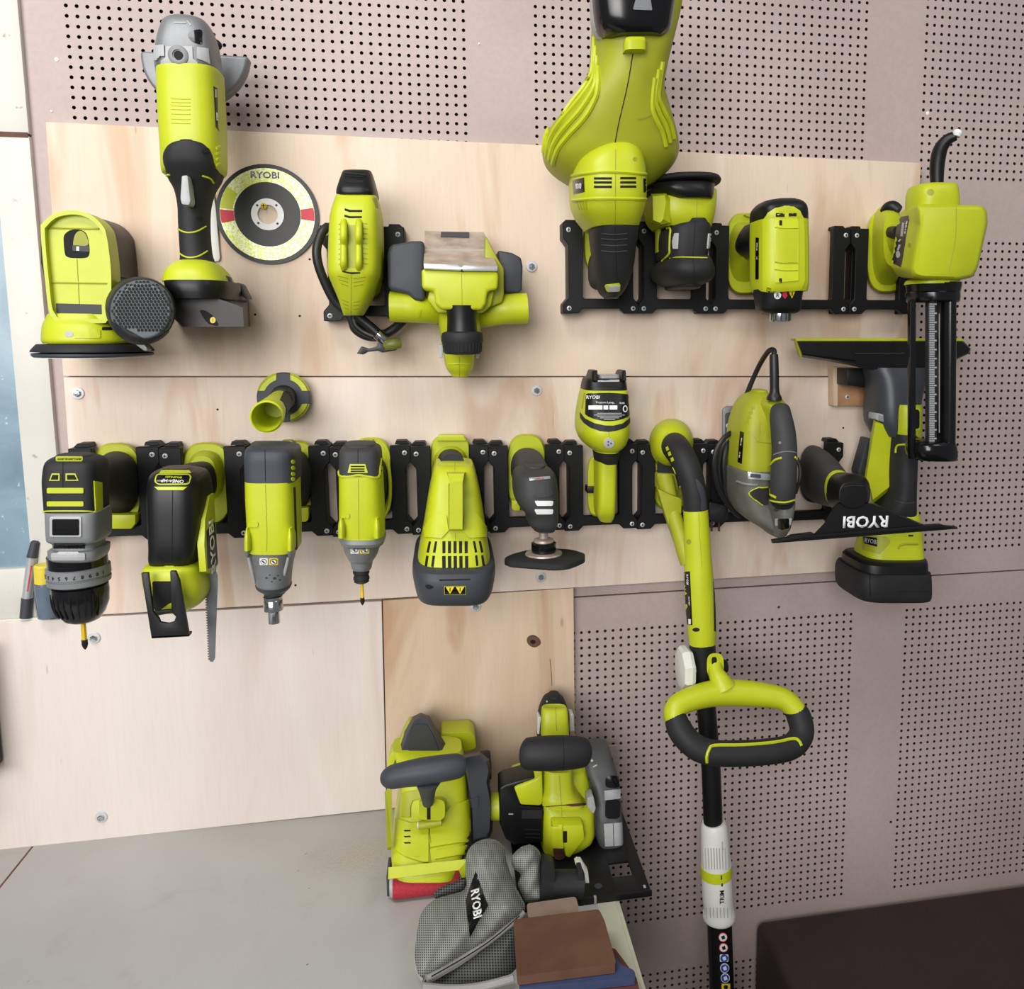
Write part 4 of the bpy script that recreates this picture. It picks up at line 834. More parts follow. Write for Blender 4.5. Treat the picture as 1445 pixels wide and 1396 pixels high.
fl = put('blade_flare', pls([(215, [(405, 850), (590, 850), (700, 900), (850, 962), (850, 985), (300, 1020), (300, 1000), (350, 950)]), (262, [(415, 855), (582, 855), (690, 905), (845, 965), (845, 985), (302, 1022), (302, 1002), (352, 952)])]), 'black_plastic', t, smooth=20)
put('blade_strip', pl([(105, 1032), (180, 1020), (200, 1008), (300, 996), (310, 1004), (820, 962), (920, 955), (935, 962), (992, 966), (994, 974), (830, 986), (300, 1028), (110, 1045)], 266, 257, .8), 'black_plastic', t)
put('rubber_blade', pl([(104, 1036), (993, 969), (993, 976), (104, 1046)], 269, 263, .5), 'gloss_black', t)
flat_txt('RYOBI', P(549, 938, 262), Vector((-1, 0, .03)), Vector((0, 0, -1)), 14.8, 'print_white', 'lettering', t, .8, 1.0, 1.1, .03)
# ---- second window vacuum standing upright on a wooden block
wb = thing('wooden_block', 'small plywood mounting block with one screw, under the upright vacuum head', 'wooden block', P(410, 385, 15), None)
put('block', pl([(395, 195), (640, 205), (640, 384), (397, 385)], 36, 15.3, .8), 'ply_side', wb); put('face_ply', pl([(417, 262), (640, 262), (640, 383), (417, 384)], 37.2, 35, .4), 'block_wood', wb); screw(wb, P(462, 342, 37.2), 3.6)
t = thing('window_vacuum', 'upright lime and black window vacuum with battery base and long squeegee head on top', 'window vacuum', P(660, 1318, 60))
put('hanger', pl([(462, 205), (600, 205), (600, 305), (462, 285)], 74, 38, 1), 'black_plastic', t)
hd = put('squeegee_head', pls([(60, [(216, 72), (1018, 72), (1050, 108), (1040, 135), (960, 170), (850, 220), (580, 215), (470, 188), (360, 168), (242, 150)]), (112, [(216, 72), (1020, 72), (1056, 110), (1050, 132), (980, 165), (850, 222), (580, 212), (470, 185), (360, 165), (244, 146)]), (120, [(222, 76), (1015, 76), (1050, 110), (1044, 130), (976, 160), (850, 214), (582, 205), (470, 178), (360, 158), (248, 140)])]), 'black_plastic', t, smooth=20)
put('squeegee_rubber', pl([(213, 60), (1012, 60), (1022, 73), (218, 73)], 116, 96, .6), 'lime', t); put('squeegee_side', pl([(213, 62), (224, 72), (246, 148), (238, 150)], 117, 108, .5), 'lime_dull', t)
put('head_ridge', line([(245, 132), (300, 142), (420, 158), (500, 168)], hd, 1.2, .3), 'gloss_black', t); put('head_line', line([(500, 132), (735, 131)], hd, .6, .1), 'slate', t)
nk = put('neck', vl([(200, 575, 850, 128, 62, 3.2), (260, 600, 845, 134, 58, 3.2), (340, 606, 822, 138, 56, 3.2), (400, 605, 815, 140, 54, 3.2), (470, 610, 810, 140, 54, 3.2), (530, 640, 808, 140, 56, 3)], f=.75), 'neck_slate', t)
cl = put('collar', vl([(378, 694, 818, 148, 70, 3.4), (420, 690, 820, 150, 68, 3.4), (520, 690, 818, 150, 68, 3.4), (528, 700, 812, 148, 70, 3.4)], f=.8), 'lime', t)
put('collar_rim', dec(rnd(box4(745, 392, 812, 505), 16), cl, .8), 'lime_bright', t); put('collar_window', dec(rnd(box4(752, 402, 806, 494), 16), cl, 1.4), 'gloss_black', t)
bt_ = put('release_button', pl(rnd([(604, 418), (655, 432), (670, 470), (600, 452)], 8), 128, 104, 1), 'light_grey', t)
for k in range(3): put('button_rib', pl([(612, 430 + k * 9), (652, 440 + k * 9), (654, 443 + k * 9), (612, 433 + k * 9)], 128.8, 127), 'grey_plastic', t)
lo = put('guard', pls([(62, [(580, 455), (640, 468), (695, 500), (695, 760), (680, 800), (590, 860), (575, 800), (545, 735)]), (118, [(590, 452), (640, 465), (690, 492), (688, 700), (682, 780), (580, 850), (570, 790), (543, 735)]), (126, [(598, 462), (640, 474), (680, 500), (678, 690), (668, 770), (585, 835), (576, 790), (553, 735)])]), 'lime', t, smooth=30)
put('guard_back', pl([(560, 540), (575, 540), (545, 735), (540, 800), (515, 700)], 70, 45, 1.5), 'slate', t)
gp = put('grip', vl([(520, 692, 805, 150, 84, 3), (570, 690, 806, 154, 82, 2.6), (700, 684, 800, 156, 80, 2.6), (800, 684, 794, 156, 80, 2.8), (870, 660, 794, 154, 74, 3), (930, 620, 800, 148, 66, 3)], f=.78), 'dark_rubber', t)
put('grip_edge', line([(695, 610), (698, 585), (712, 572), (765, 571)], gp, 1.6, .3), 'lime', t); put('grip_seam', line([(690, 838), (740, 852), (785, 848)], gp, .5, .2), 'slate', t)
bs_ = put('lower_body', vl([(880, 625, 800, 142, 92, 3), (905, 600, 812, 150, 90, 3), (960, 572, 824, 156, 90, 3.2), (1040, 560, 828, 160, 90, 3.4), (1110, 550, 832, 166, 90, 3.6), (1160, 545, 838, 172, 88, 4)], f=.75), 'lime', t)
pn = put('side_inset', dec([(535, 1010), (640, 1010), (668, 1028), (662, 1050), (618, 1098), (535, 1075)], bs_, 1.0), 'lime_dull', t)
lb = put('label_panel', dec([(542, 1012), (606, 1018), (606, 1062), (545, 1045)], bs_, 1.6), 'gloss_black', t); txt('RYOBI', 576, 1036, lb, 20, 'light_grey', t, 10, off=.5, sx=.8)
put('body_step', line([(706, 1070), (725, 1050), (800, 1048)], bs_, 1.6, .2), 'lime_dull', t); put('body_slot', dec(box4(755, 1004, 778, 1012), bs_, .3), 'void', t)
put('battery_plate', vl([(1120, 535, 845, 176, 88, 4), (1140, 522, 852, 184, 86, 4), (1195, 520, 854, 186, 85, 4)], f=.8, sub=2), 'black_plastic', t)
bb = put('battery', vl([(1180, 512, 858, 188, 84, 5), (1210, 504, 862, 192, 82, 5), (1290, 504, 863, 192, 82, 5), (1312, 512, 858, 188, 86, 4.5)], f=.8, sub=2), 'dark_rubber', t)
put('battery_groove', line([(570, 1190), (572, 1300)], bb, .8, .1), 'void', t); put('battery_line', line([(700, 1276), (855, 1276)], bb, .5, .1), 'void', t)
# ================================================================== upper row
GU = 'power tools hung in the upper row'
def slab(pts, th):
    """quad or polygon given as (x, y, d) corners, thickened away from the viewer"""
    L = [P(*p) for p in pts]; nn = (L[1] - L[0]).cross(L[2] - L[0]).normalized()
    if nn.dot(CAM - L[0]) < 0: nn = -nn
    n = len(L); V = L + [v - nn * th for v in L]
    return bmpd(V, [tuple(range(n)), tuple(range(2 * n - 1, n - 1, -1))] + [(i, n + i, n + (i + 1) % n, (i + 1) % n) for i in range(n)])
def stuff(o): o['kind'] = 'stuff'; return o
# ---- random orbit sander at the far left
fr(40, 280, 5.818)
t = thing('orbital_sander', 'lime orbital sander with open front face, black base pad and round mesh dust canister', 'sander', P(540, 1310, 17), GU)
D = smc([(100, 245), (115, 205), (190, 135), (280, 105), (380, 98), (480, 120), (560, 170), (620, 240), (640, 300), (660, 420), (678, 600), (680, 780), (672, 960), (640, 1010), (600, 1025), (260, 1020), (200, 985), (165, 910), (140, 700), (118, 500)], 3)
I = [(400 + (x - 400) * .885, 555 + (y - 555) * .925) for x, y in D]
put('face_rim', frame_mesh(D, I, 142, 112), 'lime', t, smooth=40)
fc = put('face_panel', pl(I, 134, 112, 0), 'lime', t)
hs = put('rear_housing', pl(smc([(110, 260), (190, 140), (280, 112), (380, 105), (480, 127), (560, 177), (620, 247), (638, 300), (655, 420), (672, 600), (672, 640), (400, 660), (130, 640)], 3), 114, 17, 3), 'black_plastic', t)
put('motor_housing', pl(rnd([(130, 600), (675, 600), (674, 960), (640, 1015), (260, 1015), (165, 900)], 30), 113, 30, 3), 'black_plastic', t)
for y, x0, x1 in ((243, 150, 620), (690, 172, 650)): put('panel_step', line([(x0, y), (x1, y + 8)], fc, 1.3, .2), 'lime_dull', t)
put('panel_seam', line([(400, 500), (410, 690), (425, 995)], fc, .45, .1), 'olive', t)
op = put('port_opening', dec(smc([(290, 340), (300, 295), (345, 262), (400, 255), (455, 270), (485, 310), (500, 400), (500, 460), (470, 488), (370, 490), (320, 480), (300, 450)], 3), fc, .4), 'void', t)
put('port_liner', dec(smc([(385, 300), (420, 268), (455, 278), (482, 315), (490, 385), (400, 385), (370, 380)], 3), fc, .8), 'olive', op); put('port_latch', dec([(365, 385), (500, 392), (500, 440), (365, 430)], fc, 1.1), 'black_plastic', op); put('port_contact', dec(box4(398, 396, 420, 430), fc, 1.4), 'zinc', op)
put('front_strip', dec([(228, 862), (600, 872), (603, 950), (232, 942)], fc, .6), 'black_plastic', t)
put('face_groove', line([(135, 245), (138, 390), (160, 620), (178, 850)], fc, 2.0, .2), 'olive', t); put('face_groove', line([(178, 850), (200, 950), (240, 1000), (300, 1015)], fc, 1.2, .2), 'olive', t)
for y in (395, 450, 500, 560, 600): put('edge_clip', dec(rnd(box4(122, y, 158, y + 16), 4), [fc], 1.5), 'black_plastic', t)
sk = put('skirt', vl([(950, 168, 655, 138, 60, 3.4), (1000, 140, 690, 142, 54, 3.2), (1040, 116, 730, 147, 48, 2.9), (1110, 98, 800, 152, 38, 2.6), (1165, 94, 830, 154, 32, 2.5), (1190, 108, 820, 152, 34, 2.5)], f=.7), 'lime', t)
put('skirt_slot', dec(rnd(box4(603, 1058, 690, 1084), 10), sk, .4), 'void', t); put('skirt_window', dec(smc([(300, 1105), (340, 1090), (370, 1105), (360, 1135), (310, 1135)], 3), sk, .4), 'light_grey', t); put('skirt_panel', dec(rnd(box4(375, 1075, 590, 1148), 12), sk, 1), 'lime', t)
put('backing_pad', vl([(1195, 118, 960, 166, 24, 2.1), (1240, 78, 1000, 172, 18, 2.1), (1256, 74, 1004, 172, 18, 2.1)], f=.5, sub=2), 'dark_rubber', t)
put('sanding_disc', vl([(1268, 82, 998, 172, 18, 2.1), (1284, 84, 1000, 172, 18, 2.1), (1296, 96, 980, 170, 20, 2.1)], f=.5, sub=1), 'slate', t)
put('disc_edge', vl([(1296, 100, 975, 169, 21, 2.1), (1302, 104, 968, 169, 21, 2.1)], f=.5, sub=1), 'print_white', t)
cn = put('dust_canister', dl([(120, 860, 880, 230, 225), (150, 900, 905, 268, 262), (190, 925, 920, 280, 275), (206, 932, 925, 278, 273), (212, 934, 926, 262, 258)], 2, 44, 3), 'dark_rubber', t)
cf = put('mesh_cap', dl([(208, 934, 926, 264, 260), (216, 936, 926, 258, 254), (220, 936, 926, 235, 232)], 2, 44, 3, 0, 3), 'canister_mesh', t)
bm = bmesh.new(); hx = 30; 
for r in range(-9, 10):
    for c_ in range(-9, 10):
        x = 936 + c_ * hx + (hx / 2 if r % 2 else 0); y = 926 + r * 26
        if math.hypot(x - 936, y - 926) < 245 and not (y > 1060 + (x - 700) * .12):
            p, nn = hitp(x, y, [cf]); u = Vector((1, 0, 0)); w = Vector((0, 0, 1)); bm.faces.new([bm.verts.new(p + nn * .3 + (u * math.cos(a) * .85 + w * math.sin(a)) * 2.05) for a in [math.pi / 6 + math.pi / 3 * k for k in range(6)]])
stuff(put('mesh_holes', bm, 'void', t, smooth=0))
put('canister_band', dec(smc([(690, 1010), (740, 1080), (840, 1130), (950, 1150), (1060, 1130), (1150, 1080), (1140, 1120), (1060, 1180), (950, 1200), (830, 1180), (730, 1110)], 2), [cf, cn], .8), 'dark_rubber', t)
put('canister_tab', pl(smc([(850, 1170), (930, 1180), (975, 1235), (960, 1255), (920, 1230)], 3), 205, 190, 1), 'grey_plastic', t)
# ---- angle grinder
fr(180, 10, 6.979)
t = thing('angle_grinder', 'angle grinder with grey gear head on top, lime barrel and dark handle', 'angle grinder', P(500, 3150, 60), GU)
gd = put('guard', pl([(118, 428), (270, 436), (870, 462), (1190, 480)] + [(655 + 533 * math.cos(a), 455 + 515 * math.sin(a)) for a in [math.pi * k / 24 for k in range(1, 24)]], 62, 40, 4, 3), 'cast_grey', t)
hd = put('gear_head', vl([(102, 440, 620, 146, 112, 2.6), (112, 375, 715, 154, 106, 2.8), (150, 335, 775, 162, 102, 3.2), (260, 300, 820, 168, 100, 3.6), (400, 275, 848, 172, 98, 3.8), (545, 262, 866, 174, 98, 3.6), (640, 272, 880, 172, 98, 3.4)], f=.72, c0=3), 'cast_grey', t)
wn = put('head_window', dec(smc([(594, 285), (610, 250), (660, 228), (728, 228), (733, 300), (732, 365), (690, 362), (630, 335)], 3), hd, .5), 'gloss_black', t)
put('head_plate', dec([(378, 392), (640, 392), (645, 510), (690, 540), (688, 600), (330, 590), (335, 530), (378, 500)], hd, 1.6), 'light_grey', t)
for q in ([(284, 385), (368, 382), (372, 490), (330, 490), (300, 530), (278, 525)], [(680, 402), (780, 412), (798, 560), (740, 530), (700, 515), (680, 510)]): put('head_lug', dec(q, hd, 3), 'light_grey', t)
hl = put('handle_boss', lathe(P(505, 480, 173), (0, -1, 0), [(-3, 11), (3, 11), (4, 9.5), (4, 6), (-1, 5.5)], 28), 'grey_plastic', t); put('threaded_hole', lathe(P(505, 480, 175), (0, -1, 0), [(-2, 5), (2.2, 5), (2.3, .1)], 20), 'void', t)
put('head_bar', dec([(355, 556), (655, 568), (658, 602), (352, 592)], hd, 2.6), 'light_grey', t)
put('spindle_button', dec([(460, 150), (575, 152), (578, 162), (460, 160)], hd, .8), 'light_grey', t); put('spindle_mark', dec([(580, 138), (592, 138), (628, 180), (618, 184)], hd, .8), 'light_grey', t)
put('guard_lever', tb([(835, 330, 90, 3), (870, 350, 92, 4), (900, 380, 92, 4), (870, 412, 90, 3.5)], 12), 'dark_rubber', t)
br = put('barrel', vl([(608, 274, 882, 176, 98, 3.2), (640, 274, 888, 177, 98, 3.2), (900, 282, 900, 177, 98, 3.2), (1200, 298, 916, 176, 98, 3.2), (1396, 310, 922, 175, 98, 3.1), (1600, 318, 925, 170, 98, 3), (1650, 360, 880, 160, 104, 3)], f=.72, sub=3), 'lime', t)
for y in (900, 935, 970, 1005, 1050, 1100, 1140): put('barrel_rib', line([(430, y), (560, y + 5), (620, y + 4)], br, .9, -.3), 'lime_bright', t)
lb = put('label_panel', dec([(845, 780), (880, 800), (888, 1190), (900, 1220), (868, 1180)], br, .6), 'gloss_black', t); txt('RYOBI', 880, 1080, lb, 20, 'print_white', t, 268, off=.6, sx=.8); put('label_box', dec(box4(862, 810, 880, 890), lb, .3), 'light_grey', t)
fr(210, 200, 4.987)
hn = put('handle', vl([(-6, 205, 330, 178, 150, 2.4), (6, 150, 385, 179.5, 140, 2.6), (30, 112, 425, 179.5, 130, 2.8), (80, 86, 452, 179, 122, 3), (150, 84, 470, 177, 112, 3), (205, 98, 482, 172, 104, 3), (262, 122, 466, 166, 100, 2.8), (330, 160, 434, 160, 102, 2.6), (440, 186, 406, 156, 104, 2.5), (560, 192, 400, 155, 105, 2.5), (700, 200, 406, 155, 105, 2.5), (800, 205, 418, 156, 104, 2.5), (860, 198, 440, 160, 100, 2.6)], f=.8, c0=2), 'dark_rubber', t)
put('switch', pl(rnd([(232, 240), (272, 236), (292, 420), (282, 446), (232, 440), (222, 400)], 10), 178, 158, 2), 'light_grey', t)
for pts in ([(192, 600), (230, 628), (278, 640), (340, 630), (400, 596)], [(205, 772), (240, 802), (285, 816), (350, 806), (410, 770)]): put('grip_line', line(pts, hn, 1.0, .3), 'lime', t)
put('grip_mark', line([(116, 256), (130, 236), (148, 232)], [hn, br], 1.2, .4), 'lime', t); put('grip_mark', line([(376, 240), (430, 258), (455, 290)], [hn, br], 1.2, .4), 'lime', t)
for x, y in ((395, 62), (358, 540)): put('screw_hole', dec(ell(x, y, 24, 18, 16), [hn, br], 2.0 if y < 100 else .4), 'void', t)
for y in (40, 80, 120, 160): put('side_rib', dec([(470, y), (500, y - 14), (504, y), (474, y + 14)], br, 1.4), 'lime_bright', t)
put('handle_base', vl([(838, 202, 430, 160, 96, 2.8), (868, 150, 470, 172, 88, 3), (920, 108, 510, 180, 80, 3.2), (985, 92, 545, 184, 74, 3.2)], f=.72), 'lime', t); 
put('base_side_panel', pl([(505, 930), (560, 950), (585, 1020), (545, 1015), (520, 985)], 140, 125, 1), 'black_plastic', t)
mt = thing('grinder_mount', 'black plastic wall mount with brass screw, under the angle grinder', 'wall mount', P(460, 1305, 15))
put('socket_band', vl([(982, 100, 560, 190, 50, 3), (1030, 110, 570, 192, 46, 3), (1110, 160, 560, 190, 40, 3)], f=.75, sub=2), 'black_plastic', mt)
mb = put('mount_body', pls([(15.3, [(210, 1085), (300, 1040), (420, 1030), (560, 1060), (655, 1085), (700, 1100), (712, 1302), (235, 1303), (195, 1250)]), (110, [(170, 1095), (290, 1062), (420, 1062), (560, 1100), (620, 1120), (682, 1140), (692, 1302), (235, 1303), (180, 1250)]), (172, [(176, 1110), (290, 1072), (420, 1082), (560, 1130), (620, 1150), (662, 1170), (668, 1302), (240, 1303), (190, 1250)])]), 'mount_brown', mt, smooth=25)
sl = put('screw_recess', dec(smc([(360, 1190), (395, 1188), (455, 1230), (490, 1295), (420, 1280), (380, 1230)], 3), mb, .4), 'void', mt)
put('brass_screw', dec(ell(452, 1256, 20, 22, 16), mb, 1.2), 'bit_yellow', mt); put('screw_slot', dec(box4(449, 1242, 455, 1270), mb, 1.6), 'olive', mt)
put('mount_lug', pl(rnd([(605, 1010), (622, 990), (645, 1005), (690, 1095), (690, 1110), (625, 1060)], 8), 90, 60, 1), 'black_plastic', mt)
tag(put('white_strip', pl(rnd([(404, 300), (448, 330), (470, 460), (496, 780), (500, 820), (490, 842), (448, 846), (434, 820), (412, 540)], 18), 19.5, 15.3, .8), 'white_plastic', None), 'thin white strip hanging between the grinder handle and the cutting disc', 'strip')  # white colour stands in for bright light reflected off a metal strip
# ---- cutting disc
t = thing('cutting_disc', 'round black cutting disc with yellow printed ring hung on a brass screw', 'cutting disc', P(838, 830, 16))
c_ = P(838, 513, 18)
def annulus(c, r0, r1, y1, y0, a0=0, a1=2 * math.pi, n=56):
    V, F = [], []; k = n if abs(a1 - a0) > 6.2 else max(3, int(n * (a1 - a0) / 6.28))
    full = abs(a1 - a0) > 6.2; m_ = k if full else k + 1
    for i in range(m_):
        a = a0 + (a1 - a0) * i / k; cs, sn = math.cos(a), math.sin(a)
        V += [(c.x + r0 * cs, -y1, c.z + r0 * sn), (c.x + r1 * cs, -y1, c.z + r1 * sn), (c.x + r1 * cs, -y0, c.z + r1 * sn), (c.x + r0 * cs, -y0, c.z + r0 * sn)]
    for i in range(k):
        a, b_ = 4 * i, 4 * ((i + 1) % m_)
        for q in range(4): F.append((a + q, b_ + q, b_ + (q + 1) % 4, a + (q + 1) % 4))
    if not full: F += [(0, 1, 2, 3), (4 * k, 4 * k + 1, 4 * k + 2, 4 * k + 3)]
    return bmpd(V, F)
k_ = mmpx(18) * 1.0
m_, nt, b_, tc = nodes('foil_label')
n1 = noise(nt, tc, 320, 4, (1, 1, 1), .7); n2 = noise(nt, tc, 14, 3)
cc = ramp(nt, n1, [(.40, lin((190, 200, 60))), (.50, lin((214, 220, 140))), (.56, lin((240, 240, 240))), (.66, lin((176, 170, 190)))])
nt.links.new(mix(nt, ramp(nt, n2, [(.33, (.35, .35, .35)), (.45, (1, 1, 1))]), lin((196, 204, 40)), cc), b_.inputs['Base Color']); b_.inputs['Roughness'].default_value = .35; b_.inputs['Metallic'].default_value = .2
put('abrasive_wheel', annulus(c_, 64 * k_, 318 * k_, 19, 16), 'black_plastic', t, smooth=30)
ring = put('printed_ring', annulus(c_, 205 * k_, 292 * k_, 19.4, 18), 'foil_label', t, smooth=30)
for a in (0.02, math.pi + .06): put('red_band', annulus(c_, 207 * k_, 290 * k_, 19.7, 19, a - .15, a + .15), 'print_red', t, smooth=30)
put('lime_field', annulus(c_, 216 * k_, 290 * k_, 19.6, 19, math.pi - .62, math.pi - .12), 'lime', t, smooth=30)
put('steel_ring', annulus(c_, 62 * k_, 101 * k_, 20.2, 16.5), 'print_white', t, smooth=30)
put('centre_web', annulus(c_, 100 * k_, 204 * k_, 18.6, 17), 'void', t, smooth=30)
for a in (.8, 2.4, 3.9, 5.5): put('rivet', lathe(Vector((c_.x + 82 * k_ * math.cos(a), -20, c_.z + 82 * k_ * math.sin(a))), (0, -1, 0), [(0, 1.6), (.5, 1.6), (.6, .1)], 10), 'slate', t)
flat_txt('RYOBI', Vector((c_.x - 4 * k_, -19.4, c_.z + 246 * k_)), (1, 0, 0), (0, 0, 1), 8.5, 'foil_text', 'lettering', t, .5, 1, 1.1, .02)
screw(t, P(808, 452, 21), 4, 'brass_screw').data.materials[0] = MATS['bit_yellow']
# ---- nozzle attachment
fr(340, 510, 12.04)
t = thing('nozzle_attachment', 'short lime tube nozzle on a round grey base, open end forward', 'nozzle', P(725, 1060, 15))
base = put('base_disc', dl([(15.4, 735, 605, 445, 415), (22, 730, 608, 455, 424), (34, 722, 612, 455, 424), (39, 720, 614, 435, 404)], 2, 48, 2), 'slate', t)
for a in (45, 135, 225, 315):
    q = [(722 + 452 * math.cos(math.radians(a + s)), 612 + 420 * math.sin(math.radians(a + s))) for s in (-30, -20, -10, 0, 10, 20, 30)] + [(722 + 340 * math.cos(math.radians(a + s)), 612 + 316 * math.sin(math.radians(a + s))) for s in (24, 12, 0, -12, -24)]
    put('base_inset', dec(q, base, 1.0), 'lime', t)
put('collar', dl([(36, 722, 612, 230, 215), (60, 690, 645, 205, 200), (70, 675, 662, 200, 196)], 2, 40, 3), 'dark_rubber', t)
put('tube', dl([(50, 700, 640, 190, 185), (100, 585, 770, 225, 215), (150, 450, 925, 285, 270), (156, 440, 935, 288, 274), (158, 438, 938, 265, 252), (156, 440, 935, 248, 236), (110, 545, 820, 205, 195), (90, 585, 770, 190, 180)], 2, 40, 2), 'lime', t)
put('tube_sleeve', dec([(735, 490), (830, 470), (900, 560), (905, 700), (860, 850), (800, 960), (775, 900), (760, 780), (710, 690), (660, 655)], [o for o in t.children if o.name.startswith('tube') or o.name.startswith('collar')], 1.2), 'dark_rubber', t)
# ---- small inflator with hose
fr(440, 220, 4.814)
t = thing('inflator', 'lime hose inflator with black end cap and coiled black hose', 'inflator', P(340, 975, 17), GU)
foot(t, 345, 480, 975, 145, 'lime', 4)
bd = put('body', vl([(262, 160, 434, 150, 70, 4.5), (300, 144, 444, 156, 66, 4.5), (400, 114, 462, 166, 60, 4.5), (600, 102, 466, 170, 58, 4.5), (780, 100, 460, 170, 58, 4.5), (850, 120, 438, 165, 60, 4.2), (960, 168, 395, 154, 64, 4), (1050, 200, 350, 142, 70, 4), (1082, 212, 334, 134, 76, 4)], f=.85, sub=3), 'lime', t)
cp = put('end_cap', vl([(100, 210, 398, 128, 84, 4), (112, 198, 406, 134, 80, 4), (215, 160, 432, 152, 68, 4), (250, 158, 436, 155, 66, 4), (272, 168, 432, 154, 68, 4)], f=.85, sub=2), 'black_plastic', t)
put('cap_slot', dec(smc([(232, 168), (270, 160), (350, 172), (345, 184), (280, 188), (240, 182)], 3), cp, .4), 'void', t); put('cap_ridge', line([(225, 118), (300, 124), (370, 132)], cp, 1.2, .2), 'dark_rubber', t); put('cap_ridge', line([(225, 134), (290, 142), (350, 148)], cp, 1.0, .2), 'void', t)
for x0 in (198, 300): put('cradle_rib', tube([(P(x0 + 20, 445, 166), 4), (P(x0 + 19, 485, 176), 4.2), (P(x0 + 18, 550, 180), 4.4), (P(x0 + 18, 600, 174), 4), (P(x0 + 18, 650, 176), 4), (P(x0 + 18, 730, 177), 4.2), (P(x0 + 20, 770, 166), 4)], 12, 4), 'lime', t)
put('cradle_groove', dec([(246, 470), (296, 470), (296, 760), (246, 760)], bd, .5), 'lime_dull', t)
vent(t, [[(222, 356), (262, 368), (342, 368), (342, 382), (255, 382), (224, 372)], [(220, 400), (262, 410), (340, 410), (340, 422), (256, 424), (222, 414)], [(204, 778), (255, 790), (330, 790), (328, 800), (270, 804), (208, 790)]], bd)
for i in range(9): y = 455 + i * 34; put('vent', dec([(346, y), (380, y + 4), (380, y + 11), (346, y + 7)], bd, .3), 'olive', t); put('vent', dec([(182, y + 8), (200, y), (200, y + 7), (182, y + 15)], bd, .3), 'olive', t)
for i, y in enumerate((812, 838, 864)):
    put('vent', dec([(175 + i * 10, y), (248, y + 18), (248, y + 24), (178 + i * 10, y + 7)], bd, .3), 'olive', t); put('vent', dec([(284, y + 18), (368 - i * 8, y + 8), (366 - i * 8, y + 14), (284, y + 25)], bd, .3), 'olive', t)
for i, y in enumerate((975, 1000, 1025)):
    put('vent', dec([(205 + i * 6, y), (248, y + 16), (248, y + 22), (208 + i * 6, y + 7)], bd, .3), 'olive', t); put('vent', dec([(284, y + 16), (330 - i * 5, y + 10), (328 - i * 5, y + 16), (284, y + 22)], bd, .3), 'olive', t)
put('side_vent', dec([(408, 290), (440, 285), (452, 360), (430, 350)], bd, .4), 'olive', t); put('seam', line([(268, 810), (266, 1075)], bd, .35), 'olive', t)
put('hose', tb([(110, 480, 70, 6), (70, 520, 76, 6), (35, 620, 80, 6), (40, 720, 80, 6), (80, 840, 76, 6), (150, 980, 70, 6), (230, 1060, 66, 6), (270, 1110, 64, 6), (300, 1180, 62, 6.5), (380, 1225, 60, 6.5), (470, 1222, 58, 6.5), (560, 1175, 55, 6.5), (620, 1115, 50, 6.5), (640, 1080, 45, 6.5)], 14, 5), 'cable_black', t)
put('hose_end', tb([(300, 1080, 80, 6.5), (360, 1130, 80, 6.5), (420, 1180, 80, 6.5), (455, 1215, 80, 6.5)], 14, 4), 'cable_black', t); put('hose_end', tb([(285, 1085, 72, 5), (300, 1150, 72, 5), (360, 1200, 72, 5), (430, 1230, 74, 5)], 12, 4), 'cable_black', t)
put('ferrule', tb([(448, 1208, 80, 8), (475, 1232, 80, 8), (500, 1250, 80, 7)], 20, 2), 'chrome', t); put('chuck_lever', tb([(500, 1292, 84, 6), (530, 1282, 86, 7.5), (570, 1276, 86, 7.5), (600, 1274, 84, 6.5)], 18, 3), 'olive_dark', t)
put('chuck_body', pl(rnd([(305, 1345), (335, 1295), (385, 1310), (440, 1295), (445, 1270), (480, 1262), (500, 1305), (580, 1300), (575, 1320), (480, 1338), (450, 1325), (380, 1332), (350, 1350)], 6), 80, 68, 1.5), 'cable_black', t)
# ---- planer
fr(540, 310, 6.068)
t = thing('planer', 'lime hand planer with worn steel sole plate, twin side ports and black depth knob', 'planer', P(660, 1345, 17), GU)
put('guard_box', pl([(38, 275), (68, 212), (160, 200), (250, 180), (356, 180), (362, 702), (270, 698), (225, 640), (60, 606), (45, 560)], 132, 40, 5, 3), 'slate', t)
put('belt_cover', pl([(985, 262), (1110, 284), (1185, 325), (1200, 400), (1192, 608), (1160, 628), (1040, 625), (1000, 500)], 116, 40, 5, 3), 'slate', t)
put('side_wall', pl([(880, 130), (980, 320), (1040, 420), (1040, 640), (1025, 710), (900, 760), (860, 700)], 138, 96, 3), 'lime_dull', t)
fb = put('body', pl([(332, 422), (700, 440), (985, 442), (994, 480), (985, 598), (900, 612), (885, 715), (850, 775), (505, 770), (448, 722), (438, 612), (348, 600), (335, 560)], 168, 50, 4, 3), 'lime', t)
put('body_core', pl([(400, 600), (960, 600), (930, 740), (860, 800), (470, 800), (380, 690)], 150, 45, 4), 'lime', t)
put('sole_plate', slab([(360, 96, 62), (868, 108, 62), (915, 250, 108), (357, 250, 108)], 8), 'worn_steel', t, smooth=0)
put('sole_plate', slab([(356, 264, 114), (925, 268, 114), (985, 402, 168), (350, 376, 168)], 8), 'worn_steel', t, smooth=0)
put('blade_edge', slab([(358, 248, 107), (916, 250, 107), (925, 268, 114), (356, 264, 114)], 5), 'silver', t, smooth=0)
lip = put('sole_lip', pl([(350, 376), (640, 384), (676, 408), (700, 390), (985, 402), (985, 442), (700, 440), (352, 424)], 172, 160, 1), 'silver', t); put('sole_notch', dec([(662, 438), (676, 424), (694, 438), (680, 452)], [lip, fb], .5), 'void', t)
put('sole_slot', slab([(500, 104, 66.5), (740, 106, 66.5), (738, 150, 80.5), (498, 142, 79)], 1), 'slate', t, smooth=0)
